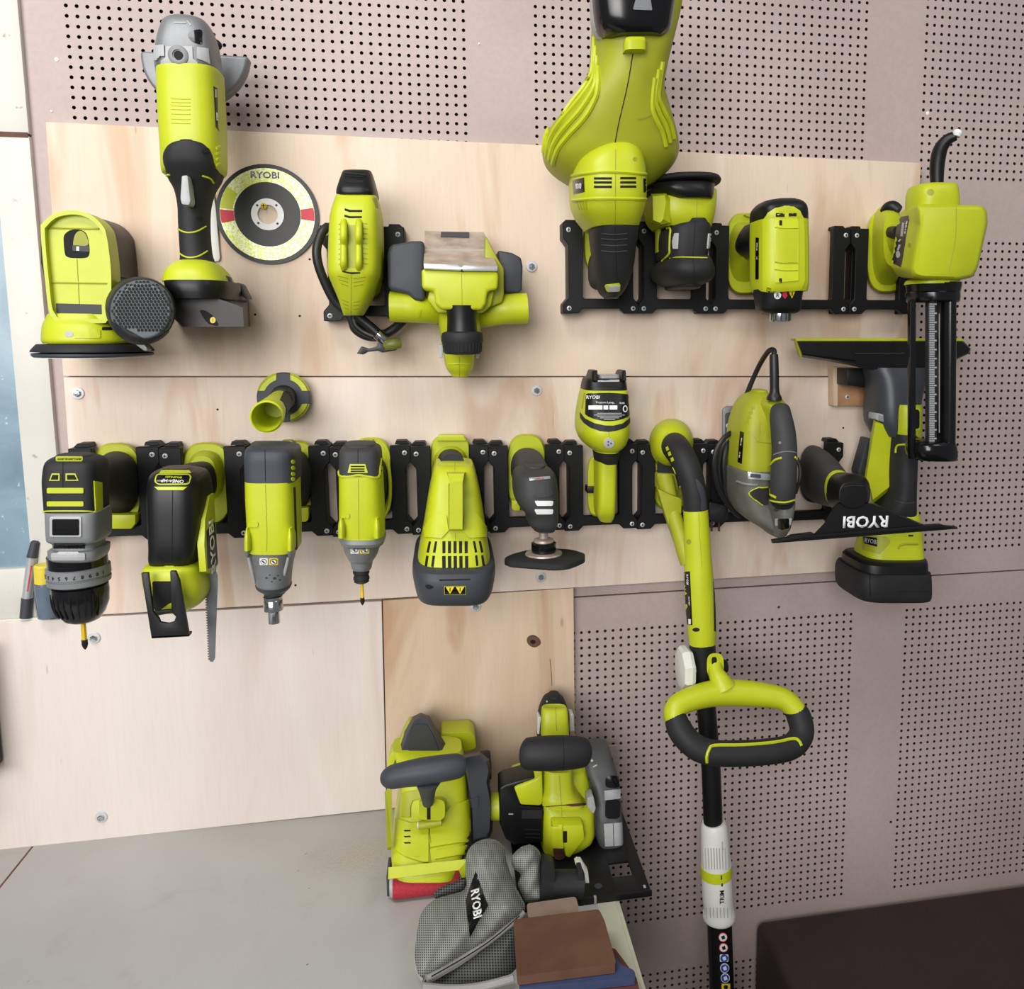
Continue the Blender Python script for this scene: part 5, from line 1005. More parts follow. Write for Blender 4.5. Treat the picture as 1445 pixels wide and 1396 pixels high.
for pts in ([(62, 745, 112, 20), (180, 750, 112, 20), (280, 760, 112, 19), (400, 780, 104, 17), (500, 800, 84, 15)], [(1236, 760, 112, 20.5), (1120, 765, 112, 20.5), (1020, 775, 112, 19.5), (900, 810, 104, 17), (830, 830, 84, 15)]):
    o = put('chip_port', tb(pts, 32, 4), 'lime', t)
put('port_bore', lathe(P(62, 745, 112), (-1, 0, 0), [(-3, 17), (.5, 17), (.6, .1)], 28), 'olive', t)
put('port_mark', dec([(290, 770), (330, 770), (315, 835), (295, 835)], [o for o in t.children if 'chip' in o.name], 1), 'lime', t)
ax = P(676, 790, 152)
put('knob_stem', lathe(Vector((ax.x, -152, ax.z + 8)), (0, 0, -1), [(0, 20), (4, 19.5), (16, 18.5), (30, 19), (38, 20.5), (40, 18)], 40), 'black_plastic', t)
put('knob', lathe(Vector((ax.x, -152, ax.z - 25)), (0, 0, -1), [(0, 21), (2, 25.5), (6, 26.5), (12, 26.8), (14, 25.8), (26, 24.5), (29, 22), (30, 10)], 40), 'dark_rubber', t)
for i in range(15):
    a = math.radians(-165 + i * 10.7); put('knob_rib', tube([(Vector((ax.x + r * math.cos(a), -152 + r * math.sin(a), ax.z - 25 - z)), .8) for z, r in ((14.5, 25.6), (20, 25.0), (26, 24.2))], 6, 1), 'dark_rubber', t)
hn = put('rear_handle', vl([(780, 470, 850, 130, 50, 3), (900, 478, 845, 128, 50, 3), (1050, 500, 825, 118, 50, 2.8), (1180, 524, 792, 112, 52, 2.6), (1270, 542, 776, 108, 56, 2.5), (1330, 585, 735, 100, 62, 2.4)], f=.7, c1=3), 'lime', t)
for x in (498, 812): put('trigger', pl(rnd(box4(x - 16, 1070, x + 16, 1188), 8), 92, 60, 2), 'light_grey', t)
put('seam', line([(676, 460), (680, 768)], fb, .35), 'olive', t); put('seam', line([(657, 1180), (657, 1345)], hn, .35), 'olive', t); put('handle_step', line([(560, 1238), (750, 1234)], hn, .8, .1), 'lime_bright', t)
# ---- blower
fr(740, 0, 3.033)
t = thing('blower', 'large lime blower with wide ribbed housing and dark grip, reaching up past the pegboard', 'blower', P(380, 1275, 17), GU)
foot(t, 345, 880, 1180, 92, 'lime', 3)
hs = put('fan_housing', vl([(-60, 296, 668, 262, 150, 3.4), (60, 300, 650, 262, 140, 3.4), (160, 298, 626, 262, 130, 3.4), (260, 290, 600, 260, 115, 3.2), (340, 272, 582, 256, 100, 3), (410, 230, 575, 252, 88, 2.8), (480, 165, 598, 246, 76, 2.6), (560, 102, 628, 238, 66, 2.5), (630, 80, 645, 230, 60, 2.4), (690, 88, 640, 222, 60, 2.4), (740, 125, 605, 210, 66, 2.3), (780, 180, 560, 196, 76, 2.2), (800, 225, 520, 186, 86, 2.2)], f=.5, sub=3, c1=4), 'lime_dull', t)  # duller lime puts the shade of the downward-facing housing into its colour
for off in (4, 24, 46, 70):
    put('housing_rib', line([(300 + off * .25, 150 + off * 2), (292 + off * .35, 290 + off), (264 + off * .6, 345 + off), (190 + off, 430 + off), (125 + off, 508 + off * .9), (92 + off * .75, 580 + off * .8), (84 + off * .55, 650 + off * .7)], hs, 3.4, .8), 'lime', t)
for off in (2, 18, 36): put('housing_rib', line([(592 - off, 260 + off * 2), (572 - off * .7, 400 + off), (590 - off, 455 + off), (625 - off, 530 + off), (640 - off, 590 + off)], hs, 3.0, .8), 'lime', t)
put('seam', line([(465, 225), (440, 370), (405, 520), (388, 610)], hs, .6, .2), 'void', t); put('housing_slot', dec(smc([(484, 505), (540, 490), (553, 480), (550, 492), (500, 512)], 3), hs, .5), 'olive', t)
put('mouth_rim', vl([(-40, 300, 668, 272, 205, 3), (60, 306, 656, 270, 200, 3), (120, 330, 640, 268, 205, 3), (150, 380, 600, 266, 225, 3)], f=.9), 'light_grey', t)
mo = put('outlet_cover', vl([(-60, 306, 664, 282, 215, 3), (50, 316, 648, 281, 212, 3), (110, 338, 634, 278, 215, 3), (142, 385, 595, 274, 232, 3)], f=.9), 'gloss_black', t)
put('release_latch', dec(rnd([(476, -4), (538, -4), (546, 45), (464, 42)], 6), mo, 1.5), 'grey_plastic', t)
put('latch_hook', vl([(162, 432, 520, 272, 252, 4), (175, 430, 522, 276, 250, 4), (215, 430, 522, 274, 250, 4)], f=.8, sub=1, n=24), 'lime', t)
mh = put('motor_housing', vl([(618, 350, 445, 214, 130, 2.4), (640, 285, 492, 230, 112, 2.5), (680, 236, 514, 238, 104, 2.8), (740, 216, 522, 242, 100, 3), (800, 216, 524, 243, 100, 3), (860, 220, 522, 241, 102, 3), (910, 236, 510, 236, 104, 2.9), (950, 262, 498, 228, 106, 2.8), (975, 280, 490, 220, 110, 2.8)], f=.7, c0=4), 'lime', t)
for y, a_, b_ in ((752, 203, 527), (858, 206, 527)): put('band', line([(a_, y), (300, y - 14 if y < 800 else y - 8), (400, y - 16 if y < 800 else y - 8), (b_, y - 6)], mh, 2.0, .3), 'lime', t)
vent(t, [box4(298, y, 374, y + 10) for y in (759, 776, 795)] + [box4(410, y, 478, y + 10) for y in (758, 776, 794)], mh)
lb = put('label_panel', dec([(206, 772), (256, 760), (258, 822), (210, 832)], mh, .5), 'gloss_black', t); txt('RYOBI', 233, 796, lb, 22, 'print_white', t, 174, off=.5, sx=.75)
put('label_panel', dec([(508, 765), (524, 762), (524, 820), (510, 824)], mh, .5), 'gloss_black', t)
for k in range(4): put('hatch', dec([(222 + k * 13, 862), (228 + k * 13, 862), (240 + k * 10, 898), (234 + k * 10, 898)], mh, .3), 'lime_dull', t)
put('screw_hole', dec(ell(473, 681, 10, 9, 14), mh, .3), 'olive', t); put('seam', line([(390, 640), (388, 960)], mh, .45), 'olive', t)
gp = put('grip', vl([(962, 294, 494, 220, 118, 2.8), (1000, 295, 490, 216, 118, 2.8), (1060, 300, 482, 206, 114, 2.6), (1130, 308, 474, 194, 108, 2.5), (1200, 318, 456, 180, 100, 2.4), (1250, 332, 428, 168, 96, 2.2), (1270, 352, 405, 158, 98, 2.2)], f=.72, c1=2), 'dark_rubber', t)
for y in (1000, 1022, 1048, 1074): put('grip_rib', line([(330, y), (385, y + 4), (440, y)], gp, .8, .2), 'grey_rubber', t)
put('grip_seam', line([(388, 970), (392, 1090), (396, 1200)], gp, .4), 'void', t)
sw = put('switch_edge', dec(rnd([(344, 1218), (410, 1212), (408, 1246), (356, 1248)], 8), gp, 1.4), 'lime', t); put('switch', dec(rnd([(358, 1222), (406, 1220), (404, 1242), (364, 1244)], 6), gp, 2.4), 'light_grey', t)
put('trigger_housing', dl([(60, 320, 1160, 48, 80, 3), (100, 325, 1165, 46, 76, 3), (140, 345, 1160, 42, 70, 3)], 3), 'dark_rubber', t)
# ---- palm sander
fr(900, 235, 7.546)
t = thing('palm_sander', 'lime and charcoal palm sander hung upside down with its black pad on top', 'sander', P(500, 1290, 17), GU)
foot(t, 480, 560, 1240, 200, 'black_plastic', 4)
put('backing_pad', vl([(116, 240, 790, 160, 60, 2.4), (124, 150, 845, 172, 48, 2.4), (150, 104, 868, 178, 42, 2.4), (175, 100, 870, 178, 42, 2.4), (190, 112, 862, 174, 46, 2.4)], f=.6, sub=2), 'dark_rubber', t)
put('pad_skirt', vl([(186, 112, 862, 172, 46, 2.6), (240, 135, 845, 176, 54, 2.8), (300, 270, 825, 176, 66, 3.2), (348, 385, 798, 172, 80, 3.6)], f=.8, sub=2), 'black_plastic', t)
bd = put('body', vl([(262, 150, 845, 152, 56, 3), (340, 142, 838, 162, 52, 3.2), (450, 146, 828, 164, 52, 3.2), (560, 165, 805, 162, 54, 3.2), (650, 225, 780, 156, 58, 3.2)], f=.7, c0=1), 'lime', t)
put('dust_port', pls([(120, [(140, 285), (330, 270), (365, 360), (360, 620), (240, 640), (145, 600)]), (160, [(145, 300), (300, 285), (345, 350), (345, 600), (240, 620), (150, 590)]), (168, [(160, 320), (285, 305), (300, 380), (270, 560), (240, 600), (165, 570)])]), 'lime', t, smooth=20)
gp = put('grip', vl([(572, 510, 715, 166, 70, 3.4), (600, 485, 738, 168, 66, 3.4), (628, 360, 776, 170, 62, 3.4), (700, 300, 784, 172, 58, 3.2), (850, 290, 772, 172, 58, 3.2), (975, 300, 745, 170, 60, 3.2)], f=.78, c0=1), 'dark_rubber', t)
bl_ = put('palm_bulb', vl([(970, 320, 745, 172, 60, 3), (1005, 270, 765, 178, 52, 2.8), (1080, 214, 804, 184, 44, 2.6), (1150, 216, 806, 184, 42, 2.5), (1220, 262, 770, 178, 46, 2.4), (1270, 360, 660, 168, 56, 2.3)], f=.65, c1=4), 'dark_rubber', t)
put('grip_line', line([(335, 972), (460, 968), (600, 970), (735, 974)], [gp, bl_], .9, .4), 'lime', t); put('grip_seam', line([(610, 580), (600, 800), (585, 960), (600, 1100), (598, 1270)], [gp, bl_], .4), 'void', t)
for q in ([(395, 716), (440, 712), (432, 878), (384, 876), (376, 800)], [(748, 714), (786, 712), (774, 850), (732, 876)]): put('side_button', dec(rnd(q, 6), gp, 2.2), 'light_grey', t)
put('side_trim', line([(310, 665), (330, 652), (350, 680), (345, 740), (340, 860), (335, 930), (258, 1010)], [gp, bl_], 1.6, .4), 'lime', t)
put('side_accent', pl([(215, 650), (250, 650), (252, 880), (215, 915)], 110, 92, 1), 'lime', t); put('seam', line([(632, 350), (625, 560)], bd, .35), 'olive', t)
# ---- heat gun
fr(1000, 270, 6.981)
t = thing('heat_gun', 'lime heat gun with black cap and chrome nozzle pointing down', 'heat gun', P(360, 1015, 17), GU)
foot(t, 352, 214, 1018, 185)
put('base_swell', dl([(36, 360, 600, 160, 300, 3), (55, 370, 560, 130, 230, 2.6), (75, 390, 520, 100, 170, 2.3)], 2.4, 32, 4), 'lime', t)
put('base_button', pl(rnd([(350, 232), (400, 215), (432, 252), (420, 262)], 6), 44, 34, 1), 'lime_dull', t)
tr = put('trigger', vl([(330, 380, 470, 140, 90, 2.4), (400, 340, 470, 150, 84, 2.4), (500, 305, 470, 156, 80, 2.3), (580, 320, 470, 154, 82, 2.3), (650, 420, 470, 146, 90, 2.3)], f=.5), 'black_plastic', t)
grip(t, [(60, 380, 540, 90, 150), (110, 480, 530, 100, 140), (180, 640, 520, 120, 140)], 'lime')
cp = put('rear_cap', vl([(86, 620, 845, 216, 186, 3), (100, 545, 880, 226, 176, 3.2), (135, 500, 912, 234, 170, 3.6), (190, 470, 926, 238, 166, 4), (292, 466, 930, 239, 165, 4)], f=.55, c0=2), 'black_plastic', t)
bd = put('housing', vl([(284, 466, 930, 238, 166, 4), (500, 465, 936, 239, 165, 4), (800, 466, 938, 239, 165, 4), (930, 470, 936, 238, 166, 4), (990, 480, 928, 234, 170, 4)], f=.55), 'lime', t)
put('front_shell', dec([(545, 300), (562, 268), (592, 215), (650, 172), (740, 152), (830, 156), (890, 195), (924, 270), (932, 420), (934, 890), (905, 962), (880, 968), (640, 958), (600, 984), (545, 980)], [cp, bd], 3.0, dense=4), 'lime', t)
sh = [o for o in t.children if o.name.startswith('front_shell')][0]
pn = put('front_panel', dec(rnd([(660, 230), (760, 215), (860, 225), (880, 300), (880, 880), (650, 900), (640, 350)], 14), sh, 1.6), 'lime_bright', t)
put('panel_field', dec(rnd([(668, 370), (870, 372), (868, 700), (700, 705), (650, 690)], 10), [pn, sh], .9), 'lime', t)
for y in (360, 705, 775): put('panel_line', line([(650, y - 6), (740, y + 6), (880, y + 4)], [pn, sh], .6, .2), 'lime_dull', t)
vent(t, [rnd(box4(660, 216, 745, 250), 6), rnd(box4(788, 216, 864, 246), 6), rnd(box4(696, 286, 722, 336), 4), rnd(box4(694, 858, 720, 902), 4)], [pn, sh], off=.8)
lb = put('label_panel', dec(rnd([(466, 455), (496, 458), (494, 866), (464, 868)], 6), bd, .7), 'gloss_black', t)
txt('RYOBI', 481, 545, lb, 18, 'print_white', t, 270, off=.6); txt('18V', 480, 660, lb, 14, 'print_white', t, 270, off=.6)
co = put('heat_collar', vl([(966, 480, 916, 232, 172, 3), (1040, 484, 908, 230, 174, 2.8), (1120, 490, 902, 228, 176, 2.7), (1175, 500, 896, 225, 179, 2.6), (1205, 560, 850, 218, 186, 2.5)], f=.6, sub=2), 'black_plastic', t)
s = put('safety_label', dec(ell(678, 1024, 36, 38, 20), co, .4), 'print_white', t); txt('R', 678, 1026, s, 36, 'slate', t, 0, 'label_glyph', .4)
put('hot_label', dec([(728, 985), (772, 985), (772, 1025), (780, 1025), (750, 1062), (724, 1025), (728, 1025)], co, .5), 'print_red', t)
w_ = put('warning_label', dec([(786, 985), (852, 982), (820, 1056)], co, .5), 'print_yellow', t); put('warning_mark', dec(box4(815, 992, 825, 1030), co, .9), 'void', w_)
ax = P(702, 1200, 202)
put('nozzle', lathe(Vector((ax.x, -202, ax.z + 4)), (0, 0, -1), [(0, 16), (3, 16), (4, 13.5), (14, 13.5), (15, 13.2), (15, 11.5), (8, 11)], 36), 'chrome', t)
for i in range(6):
    a = math.radians(-165 + i * 30); put('nozzle_fin', tube([(Vector((ax.x + 13.6 * math.cos(a), -202 + 13.6 * math.sin(a), ax.z - z)), .7) for z in (1, 6, 10)], 6, 1), 'dark_rubber', t)
# ---- caulking gun
fr(1220, 240, 5.817)
t = thing('caulking_gun', 'lime caulking gun with black hook on top and toothed rack in a black barrel', 'caulking gun', P(170, 1010, 17), GU)
foot(t, 180, 330, 1010, 168, 'lime')
put('base_swell', dl([(36, 190, 620, 130, 330, 3), (60, 205, 590, 110, 280, 3), (90, 235, 570, 80, 220, 2.6)], 2.6, 32, 3), 'lime', t)
put('speed_lever', tb([(150, 350, 60, 6), (190, 315, 66, 9), (235, 308, 72, 10), (280, 335, 78, 8)], 16), 'black_plastic', t); put('trigger', dl([(90, 235, 515, 60, 55, 2.4), (150, 280, 515, 50, 55, 2.4)], 2.4), 'dark_rubber', t)
grip(t, [(80, 250, 560, 80, 130), (130, 330, 560, 90, 130), (190, 450, 560, 100, 130)], 'lime')
bk = [(300, 335), (420, 290), (900, 300), (930, 350), (925, 440), (850, 760), (810, 815), (640, 850), (330, 890), (270, 870), (216, 790), (270, 440)]
ft = [(425, 285), (520, 278), (960, 290), (1004, 330), (1014, 430), (930, 800), (890, 880), (760, 908), (470, 900), (395, 885), (372, 820), (436, 450)]
f2 = [(450, 320), (530, 305), (950, 315), (978, 350), (985, 430), (910, 790), (870, 850), (750, 875), (480, 868), (420, 850), (405, 810), (462, 460)]
F = lambda L: rnd(L, 26, 3)
bd = put('gear_case', pls([(168, F(bk)), (222, F([(a[0] * .25 + b[0] * .75, a[1] * .25 + b[1] * .75) for a, b in zip(bk, ft)])), (238, F(ft)), (246, F([(a[0] * .5 + b[0] * .5, a[1] * .5 + b[1] * .5) for a, b in zip(ft, f2)])), (249, F(f2))]), 'lime', t, smooth=50)
lb = put('label_panel', dec([(282, 378), (366, 405), (300, 796), (218, 760)], bd, .6), 'gloss_black', t)
txt('RYOBI', 343, 470, lb, 26, 'print_white', t, 279, off=.6, sx=.9)
for y0, y1 in ((430, 545), (565, 590), (610, 660)): x = 318 - (y0 - 430) * .16; put('label_box', dec([(x - 8, y0), (x + 8, y0 + 3), (x - 8, y1), (x - 22, y1 - 3)], lb, .4), 'light_grey', t)
put('label_mark', dec(ell(275, 692, 16, 30, 14), lb, .4), 'light_grey', t); put('case_screw', dec(ell(370, 618, 14, 20, 14), bd, .3), 'olive', t)
put('seam', line([(752, 300), (745, 560), (690, 830)], bd, .45), 'olive', t)
put('top_boss', vl([(118, 450, 715, 224, 186, 2.8), (132, 420, 735, 234, 178, 3), (200, 405, 745, 238, 178, 3.2), (275, 400, 750, 238, 178, 3.2), (345, 400, 750, 236, 180, 3.2)], f=.6, c0=1), 'lime', t)
put('boss_hole', dec(ell(542, 182, 30, 26, 18), [o for o in t.children if o.name.startswith('top_boss')], .4), 'olive', t)
ne = put('lower_neck', vl([(872, 470, 715, 236, 176, 2.4), (905, 385, 750, 238, 174, 2.4), (938, 366, 765, 238, 174, 2.4)], f=.55), 'lime', t)
put('barrel_collar', vl([(925, 365, 766, 238, 172, 2.2), (950, 368, 764, 238, 172, 2.2), (1000, 372, 756, 236, 174, 2.2), (1010, 365, 752, 238, 172, 2.2), (1075, 372, 748, 238, 172, 2.2), (1090, 385, 738, 234, 176, 2.2)], f=.5, sub=2), 'gloss_black', t)
fr(1085, 170, 2.792)
put('hook', tube([(P(662, 250, 206), 8.5), (P(662, 190, 206), 9.5), (P(668, 140, 208), 9.8), (P(680, 105, 212), 9), (P(705, 75, 218), 7.5), (P(738, 60, 224), 6)], 20, 4), 'black_plastic', t); put('hook_tip', lathe(P(742, 52, 226), (.3, 0, 1), [(-4, 5), (0, 6.5), (4, 5), (6, 1)], 16), 'print_white', t)
put('frame_rod', pl(box4(557, 712, 580, 1335), 222, 214, 1), 'gloss_black', t)
put('barrel_shell', vl([(712, 662, 722, 236, 184, 2.4), (900, 661, 722, 236, 184, 2.4), (1200, 660, 720, 236, 184, 2.4), (1320, 660, 718, 236, 184, 2.4)], f=.6, sub=1), 'gloss_black', t)
put('shell_highlight', line([(672, 760), (672, 1230)], [o for o in t.children if o.name.startswith('barrel_shell')], .6, .3), 'light_grey', t)
rk = put('toothed_rack', pl(box4(628, 716, 662, 1268), 226, 218, .5), 'dark_rubber', t)
pa, pb = P(645, 724, 226), P(645, 1262, 226); T_ = 62
for i in range(T_):
    p = pa.lerp(pb, i / (T_ - 1)); w = 5.3
    put('rack_tooth', mbox((p.x - w, p.y - 1.8, p.z - 1.1), (p.x + w * .1 + (4.5 if i % 4 == 0 else 1.5), p.y + .5, p.z + 1.1)), 'silver', t, smooth=0)
cu = put('end_cup', vl([(1262, 580, 718, 236, 186, 2.6), (1275, 560, 726, 240, 182, 2.6), (1318, 558, 732, 240, 182, 2.6), (1336, 575, 728, 236, 188, 2.6)], f=.55, sub=2), 'gloss_black', t)
# ================================================================== things on the bench
from mathutils.geometry import delaunay_2d_cdt
def fabric(name, base, hole, pitch, thr):
    m_, nt, b_, tc = nodes(name); sx = nt.nodes.new('ShaderNodeSeparateXYZ'); nt.links.new(tc.outputs['UV'], sx.inputs[0]); S = []
    for i in (0, 1):
        mu = nt.nodes.new('ShaderNodeMath'); mu.operation = 'MULTIPLY'; mu.inputs[1].default_value = math.pi / pitch; nt.links.new(sx.outputs[i], mu.inputs[0])
        s = nt.nodes.new('ShaderNodeMath'); s.operation = 'SINE'; nt.links.new(mu.outputs[0], s.inputs[0]); ab = nt.nodes.new('ShaderNodeMath'); ab.operation = 'ABSOLUTE'; nt.links.new(s.outputs[0], ab.inputs[0]); S.append(ab.outputs[0])
    pr = nt.nodes.new('ShaderNodeMath'); pr.operation = 'MULTIPLY'; nt.links.new(S[0], pr.inputs[0]); nt.links.new(S[1], pr.inputs[1])
    col = ramp(nt, pr.outputs[0], [(thr - .08, lin(base)), (thr + .08, lin(hole))]); nt.links.new(col, b_.inputs['Base Color']); b_.inputs['Roughness'].default_value = .75; bump(nt, b_, pr.outputs[0], -.3)
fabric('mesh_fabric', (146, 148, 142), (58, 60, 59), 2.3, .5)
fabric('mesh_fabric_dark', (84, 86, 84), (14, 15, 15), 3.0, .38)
def pillow(outline, dfun, bulge, back=14, grid=14, wr=(0, 0)):
    """stuffed fabric shape: outline in frame pixels, dfun(x, y) distance from the wall, bulge mm towards the viewer"""
    O = [Vector(p) for p in outline]; n = len(O); xs = [p.x for p in O]; ys = [p.y for p in O]
    def edge(p): return min((p - (a + (b - a) * max(0, min(1, (p - a).dot(b - a) / max(1e-9, (b - a).length_squared))))).length for a, b in zip(O, O[1:] + O[:1]))
    def inside(p):
        c = False
        for a, b in zip(O, O[1:] + O[:1]):
            if (a.y > p.y) != (b.y > p.y) and p.x < (b.x - a.x) * (p.y - a.y) / (b.y - a.y) + a.x: c = not c
        return c
    pts = list(O); y = min(ys) + grid / 2
    while y < max(ys):
        x = min(xs) + grid / 2
        while x < max(xs):
            p = Vector((x, y))
            if inside(p) and edge(p) > grid * .45: pts.append(p)
            x += grid
        y += grid
    V, E, F, *_ = delaunay_2d_cdt(pts, [(i, (i + 1) % n) for i in range(n)], [list(range(n))], 1, 1e-4)
    R = .28 * max(1, min(max(xs) - min(xs), max(ys) - min(ys)))
    fv, bv, uv = [], [], []
    for p in V:
        e = min(1, edge(p) / R); s = math.sqrt(max(0, 1 - (1 - e) ** 2)); d = dfun(p.x, p.y)
        w = wr[0] * math.sin(p.x * wr[1] + p.y * wr[1] * .6) * s
        fv.append(P(p.x, p.y, d + bulge * s + w)); q = P(p.x, p.y, d); bv.append(Vector((q.x, q.y + back * s, q.z))); uv.append((p.x * mmpx(d), p.y * mmpx(d)))
    N = len(V); bm = bmesh.new(); vs = [bm.verts.new(v) for v in fv]; ws = [bm.verts.new(v) for v in bv]; ul = bm.loops.layers.uv.new('UVMap')
    idx = {v: uv[i % N] for i, v in enumerate(vs + ws)}
    for f_ in F:
        for L in (vs, ws):
            try: bm.faces.new([L[i] for i in f_])
            except ValueError: pass
    ed = {}
    for f_ in F:
        for a, b in zip(f_, list(f_[1:]) + [f_[0]]): ed[tuple(sorted((a, b)))] = ed.get(tuple(sorted((a, b))), 0) + 1
    for (a, b), c in ed.items():
        if c == 1:
            try: bm.faces.new([vs[a], vs[b], ws[b], ws[a]])
            except ValueError: pass
    for f_ in bm.faces:
        for l in f_.loops: l[ul].uv = idx[l.vert]
    return bm
# ---- belt sander
fr(540, 990, 4.653)
t = thing('belt_sander', 'lime belt sander standing on the bench with slate handles and red belt', 'belt sander', Vector((450, -140, ZB)))
bd = put('body', vl([(1172, 46, 520, 246, 40, 5), (1120, 40, 530, 243, 40, 5), (1020, 46, 552, 228, 40, 5), (960, 60, 566, 218, 40, 5), (840, 80, 572, 198, 45, 5), (760, 96, 570, 186, 50, 5), (640, 110, 560, 172, 55, 5), (560, 110, 552, 162, 60, 5), (440, 80, 535, 142, 62, 4), (345, 60, 520, 122, 66, 4)], f=.97, sub=2), 'lime', t)
put('side_plate', slab([(22, 580, 168), (60, 575, 166), (62, 960, 222), (36, 960, 224)], 10), 'lime_dull', t, smooth=0)
put('base_lip', slab([(38, 1090, 240), (36, 1168, 248), (500, 1108, 248), (520, 1160, 249), (560, 1150, 248), (560, 1035, 240)], 6), 'lime', t, smooth=0)
put('raised_panel', dec([(95, 770), (180, 800), (225, 800), (300, 790), (300, 1060), (265, 1060), (265, 1020), (150, 1025), (92, 985)], bd, 3), 'lime', t)
put('raised_panel', dec([(310, 780), (395, 770), (440, 690), (570, 640), (576, 920), (310, 965)], bd, 4), 'lime', t)
put('raised_panel', dec([(345, 985), (560, 945), (545, 1000), (410, 1030), (345, 1040)], bd, 3), 'lime', t)
put('raised_panel', dec([(135, 600), (255, 580), (255, 640), (200, 650), (185, 690), (185, 760), (130, 760)], bd, 3), 'lime_dull', t)
hub = put('handle_socket', dl([(170, 330, 700, 92, 78, 4), (212, 325, 712, 84, 70, 4)], 4, 24, 2), 'lime', t); put('socket_slot', dec(box4(290, 665, 314, 782), [hub, bd], .5), 'void', t)
lug = put('belt_lever', tb([(238, 815, 205, 5.5), (300, 806, 206, 5.5), (388, 792, 207, 5)], 16, 2), 'lime_dull', t); put('lever_end', tb([(226, 810, 205, 4.5), (240, 810, 205, 4.5)], 14, 1), 'white_plastic', t)
vent(t, [[(138, y), (180, y - 2), (186, y + 7), (146, y + 9)] for y in (846, 885, 926)], [o for o in t.children if o.name.startswith('raised_panel')] + [bd])
for y in (870, 1000): put('seam', line([(305, y - 60), (316, y + 60)], [o for o in t.children if o.name.startswith('raised_panel')] + [bd], .5), 'olive', t)
sd = put('drive_cover', pls([(100, [(545, 400), (640, 370), (700, 430), (712, 480), (700, 560), (715, 640), (722, 740), (715, 840), (690, 880), (585, 900), (580, 720), (565, 600), (550, 480)]), (150, [(530, 350), (640, 330), (698, 380), (712, 455), (694, 520), (712, 590), (724, 705), (720, 855), (692, 900), (585, 925), (580, 705), (565, 590), (544, 450)]), (182, [(540, 370), (635, 352), (680, 395), (695, 460), (680, 530), (695, 600), (706, 710), (700, 850), (680, 885), (594, 908), (590, 705), (576, 595), (556, 460)])]), 'slate', t, smooth=35)
put('cover_band', dec([(575, 640), (630, 620), (625, 690), (580, 692)], sd, 2), 'slate', t); put('tracking_knob', lathe(P(672, 420, 110), (1, 0, 0), [(-6, 20), (4, 21), (8, 19), (9, 4)], 28), 'dark_rubber', t)
put('dust_port', lathe(P(735, 690, 150), (1, 0, -.05), [(-20, 17), (-2, 18.5), (10, 19), (11, 16), (6, 15)], 32), 'lime', t)
put('motor_cover', pl(rnd([(380, 210), (570, 196), (605, 225), (616, 310), (540, 335), (400, 335)], 24), 62, 22, 6, 3), 'lime', t)
put('handle_cheek', pl(rnd([(30, 430), (48, 350), (100, 310), (136, 220), (168, 160), (195, 160), (120, 400), (60, 560)], 12), 92, 62, 3), 'lime', t)
rh = put('rear_handle', pls([(40, [(60, 440), (100, 330), (146, 195), (196, 100), (250, 74), (305, 95), (356, 180), (410, 270), (455, 350), (420, 420), (250, 450)]), (90, [(60, 440), (98, 330), (144, 195), (196, 104), (250, 76), (305, 99), (356, 182), (408, 270), (450, 345), (420, 400), (250, 430)]), (110, [(92, 410), (130, 310), (170, 200), (205, 130), (250, 105), (298, 128), (334, 200), (365, 270), (396, 335), (360, 390), (250, 400)])]), 'slate', t, smooth=30)
put('handle_facet', dec([(165, 310), (185, 175), (225, 145), (290, 150), (330, 215), (375, 325), (200, 360)], rh, 1.5), 'grey_rubber', t)
fh = put('front_handle', tb([(46, 500, 226, 12), (58, 498, 228, 14.5), (130, 482, 230, 15.5), (250, 462, 232, 17), (400, 438, 232, 16.5), (490, 424, 230, 15.5), (522, 418, 228, 13)], 28, 4), 'slate', t)
put('handle_stem', tb([(296, 520, 232, 17), (294, 570, 230, 11.5), (296, 620, 226, 9), (298, 668, 220, 7)], 20, 4), 'slate', t)
ra, rb = P(72, 1248, 226), P(505, 1186, 226); zr = ZB + 18
ra = Vector((ra.x, -226, zr)); rb = Vector((rb.x, -226, zr))
put('abrasive_belt', join(tube([(ra, 17.5), (rb, 17.5)], 32, 1), mbox((ra.x, -226, ZB + .5), (rb.x, -60, ZB + 3))), 'red_abrasive', t)
put('roller', tube([(ra - Vector((4, 0, 0)), 15), (rb + Vector((2, 0, 0)), 15)], 28, 1), 'light_grey', t); put('roller_bracket', mbox((ra.x - 8, -232, ZB + 6), (ra.x - 4, -190, ZB + 34), 1), 'slate', t); put('roller_gap', mbox((rb.x - 4, -232, ZB + 10), (rb.x + 6, -200, ZB + 36)), 'void', t)
# ---- circular saw
fr(700, 970, 4.655)
t = thing('circular_saw', 'lime circular saw on a black base plate with grey blade guard', 'circular saw', Vector((640, -150, ZB)))
zp = ZB + 5
put('base_plate', mbox((545, -286, ZB + .6), (672, -40, zp), .6), 'black_plastic', t)
put('base_plate_rail', mbox((700, -284, ZB + .6), (716, -40, zp), .6), 'black_plastic', t)
put('base_plate_bar', mbox((671, -286, ZB + .6), (701, -246, zp), .6), 'black_plastic', t); put('base_plate_bar', mbox((671, -214, ZB + .6), (701, -40, zp), .6), 'black_plastic', t)
put('plate_rim', mbox((545, -288, ZB + .6), (716, -285, zp + 4), .6), 'black_plastic', t)
put('plate_bolt', lathe(Vector((650, -262, zp)), (0, 0, 1), [(0, 5), (1.5, 5), (1.6, .1)], 16), 'slate', t); put('plate_notch', mbox((640, -288.6, ZB + .5), (643, -284, zp + 4.5)), 'light_grey', t); put('plate_mark', mbox((708, -276, zp), (711, -270, zp + .4)), 'light_grey', t)
